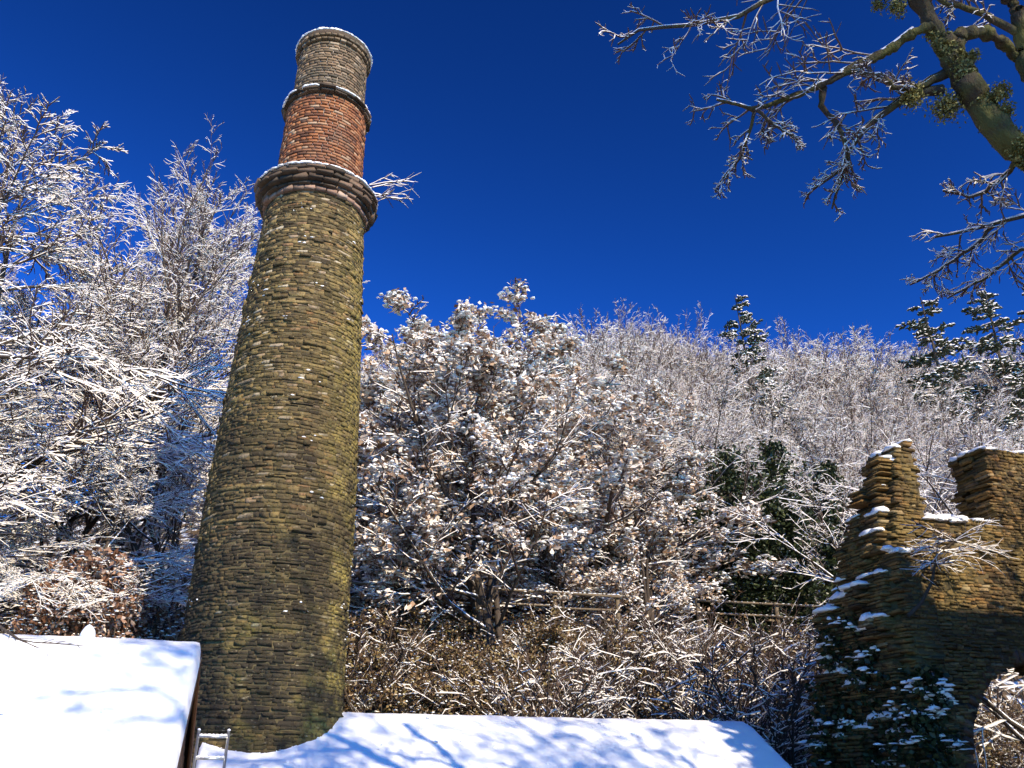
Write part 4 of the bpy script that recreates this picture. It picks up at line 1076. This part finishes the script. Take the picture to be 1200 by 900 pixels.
    # twigs on the visible boughs
    cr = MB(); sel = np.array([1, 3, 4, 5, 6, 7, 8, 9, 10, 11, 12, 14]); droop = -.06
    LL = np.minimum(L1[sel], 2.2)
    a = spawn(r, t1[sel], np.minimum(ra1[sel], .012), LL, 13, .2, .97, 46, 14, .30, lambda u: 1.2 - .75 * u, .5, .0036, .25); ta, raa = grow(r, *a, 7, .10, droop, .45)
    b = spawn(r, ta, raa, a[2], 6, .2, 1, 44, 14, .45, ONE, .75, .0027, .2); tb, rab = grow(r, *b, 4, .14, droop * .6, .6)
    c = spawn(r, tb, rab, b[2], 3, .3, 1, 42, 16, .5, ONE, .8, .0021, .2); tc, rac = grow(r, *c, 2, .15, 0, .7)
    for t_, ra_, sn_ in ((ta, raa, .013), (tb, rab, .011), (tc, rac, .009)): tube(cr, t_ - base, ra_, 4, sn_, r, cover=1, hmin=-.4, widen=.35)
    tube(cr, t1[[3, 4, 5, 6, 7, 8, 9, 10, 11, 12]] - base + (0, 0, .003), ra1[[3, 4, 5, 6, 7, 8, 9, 10, 11, 12]] * .8, 4, .02, r, hmin=.1)
    cr.build('twigs', [TWIG, RIME], o)
    # twigs of the crown outside the picture
    cq = MB(); a = spawn(r, ft, fr, fL, 11, .45, 1, 50, 14, .30, lambda u: 1.1 - .4 * u, .5, .015, .2); ta, raa = grow(r, *a, 6, .14, .01, .4)
    b = spawn(r, ta, raa, a[2], 8, .15, 1, 46, 14, .42, ONE, .6, .009, .2); tb, rab = grow(r, *b, 4, .15, .0, .5)
    c = spawn(r, tb, rab, b[2], 5, .2, 1, 45, 14, .45, ONE, .7, .006, .2); tc, rac = grow(r, *c, 2, .15, .0, .5)
    for t_, ra_ in ((ta, raa), (tb, rab), (tc, rac)): tube(cq, t_ - base, ra_, 4, .025, r)
    cq.build('crown', [TWIG, RIME], o)
    # snow along the tops, cushions of moss
    sn = MB(); snow_strip(sn, t1[[0, 1, 2, 3, 13]] - base, ra1[[0, 1, 2, 3, 13]], .04, r, .2, cover=.75); sn.build('snow', [SNOW], o, True)
    mo = MB()
    for px, py, d, sz, n in ((1067, 112, 8.05, .16, 900), (1110, 125, 8.1, .19, 1100), (1130, 88, 8.2, .10, 400), (1052, 8, 8.5, .12, 450), (1172, 108, 8.1, .13, 500), (1092, 40, 8.4, .09, 300), (1140, 66, 8.25, .08, 300), (1185, 160, 8.0, .12, 500), (1178, 130, 8.05, .1, 400), (1030, 5, 8.6, .1, 260), (1158, 150, 8.05, .09, 300)):
        p = at(px, py, d) - base; C = p + r.normal(0, 1, (n, 3)) * (sz * .27, sz * .27, sz * .30); leaf_quads(mo, C, .016, r, aspect=.45)
    n = 14000; i = r.integers(0, 7, n); w = r.random(n)[:, None]; P = t1[0, i] * (1 - w) + t1[0, i + 1] * w + norm(r.normal(size=(n, 3))) * (ra1[0, i] * 1.02)[:, None]
    P = P + np.sin(P * 9) * .012; leaf_quads(mo, P - base, .019, r, aspect=.5); mo.build('moss', [MOSS], o)
oak()

# ------------------------------------------------------------------ unseen dappling trees, with a house and evergreens added to cast shade
def house():  # building added out of view to shade the lower part of the ruin
    o = empty('shade_house', (17.0, 4.0, -.4)); tag(o, 'tall plain stone house added outside the picture to shade the ruin', 'house')
    x0, x1, y0, y1, ze, zr = -4.3, 4.5, -2.2, 2.2, 9.0, 11.0
    w = MB(); P = [(y0, -.2), (y1, -.2), (y1, ze), (0, zr), (y0, ze)]
    V = [(x0, y, z) for y, z in P] + [(x1, y, z) for y, z in P]
    w.add(V, [(i, (i + 1) % 5, (i + 1) % 5 + 5, i + 5) for i in (0, 1, 4)], [(0, 2, 1), (0, 3, 2), (0, 4, 3), (5, 6, 7), (5, 7, 8), (5, 8, 9)]); w.build('wall', RUIN, o)
    r = MB()
    for s in (1, -1):
        V = [(x, y, z + dz) for dz in (.02, .22) for x in (x0 - .2, x1 + .2) for y, z in ((s * .004, zr), (s * 2.5, ze - .28))]
        r.add(V, [(0, 1, 3, 2), (4, 6, 7, 5), (0, 4, 5, 1), (2, 3, 7, 6), (1, 5, 7, 3), (0, 2, 6, 4)])
    r.build('roof', SLATE, o)
    for z in (1.0, 4.0, 7.0):
        for x in (-2.2, .5, 3.2):
            f = MB(); f.box((x - .5, y0 - .04, z), (x + .5, y0 - .005, z + 1.4)); fo = f.build('window', BOARD, o)
            g = MB(); g.box((x - .42, y0 - .05, z + .08), (x + .42, y0 - .043, z + 1.32)); g.build('pane', SLATE, fo)
house()

place_far = ((4.5, -6.0, .4, 1.75, 2.0, 'tall bare tree behind the camera that dapples the left roof'), (4.7, -3.6, .75, 1.75, .4, 'narrow bare tree behind the camera that dapples the chimney foot'), (11.8, -2.8, 1.15, 1.95, 4.0, 'wide bare tree behind the camera that dapples the lower roof'), (15.6, 6.6, .7, 1.7, 1.0, 'bare tree outside the picture that dapples the ruin top'))
for x, y, sw_, sc_, rz, lab in place_far:
    tree_thing('bare_tree', br1, (x, y, float(ground(x, y))), rz, (sw_, sw_, sc_), lab, 'tree')
def evergreen(seed, H):  # dense crown added out of view to shade the bank
    r = np.random.default_rng(seed); n = 9000; u = r.random(n); a = r.uniform(0, 2 * np.pi, n)
    q = np.sqrt(r.random(n)) * np.sin(np.clip(u * .93 + .07, 0, 1) * np.pi) ** .6 * (1.5 + .35 * np.sin(a * 3 + u * 14)) ; m = MB()
    leaf_quads(m, np.stack([np.cos(a) * q, np.sin(a) * q, .6 + u * (H - .6)], 1), .17, r, aspect=.7); t = MB(); t.bar((0, 0, -.3), (0, 0, H * .9), .22, 8, r2=.03)
    return dict(trunk=t.mesh('trunk', [BARK], True), foliage=m.mesh('foliage', [GREENLEAF]))
eg = evergreen(77, 12)
for x, y, H, rz, lab in ((11.9, 4.2, 12.5, 0, 'unseen dark evergreen added to shade the bank'), (12.7, 2.4, 13.3, 2, 'taller unseen evergreen added to shade the bank, beside the added house'), (13.4, 1.2, 13.5, 4, 'tallest unseen evergreen added to shade the bank, behind the added house corner')):
    tree_thing('shade_evergreen', eg, (x, y, 0), rz, (1.1, 1.1, H / 12), lab, 'tree')
print('unique triangles', sum(sum(len(p.vertices) - 2 for p in m.polygons) for m in bpy.data.meshes))

def fallen_twig():
    r = np.random.default_rng(66); f = lambda px, py: (lambda d: CAM + d * ((4.22 + .17 - EYE - 9.5 * SLOPE) / (d[2] - d[1] * SLOPE)))(ray(px, py))
    rad = lambda a, b: np.linspace(a, b, 5)[None]
    A = np.array([[f(-14, 726), f(4, 737), f(20, 748), f(36, 756), f(54, 763)]]); D = np.array([[f(24, 750), f(40, 753), f(60, 754), f(78, 755), f(98, 757)]]); base = A[0, 0].copy()
    o = empty('fallen_twig', base); tag(o, 'thin dark twig lying on the snow at the top left of the shed roof', 'twig')
    m = MB(); tube(m, A - base, rad(.016, .006), 6); tube(m, D - base, rad(.009, .004), 5)
    for P, L in ((A - base, .7), (D - base, .5)):
        b = spawn(r, P, rad(.008, .004), np.array([L]), 6, .25, 1, 34, 8, .35, ONE, .6, .003, 1.0); b[1][:, 2] = b[1][:, 1] * SLOPE; tube(m, *grow(r, *b, 4, .05, 0), 5)
    m.build('twigs', [BARK], o)
fallen_twig()
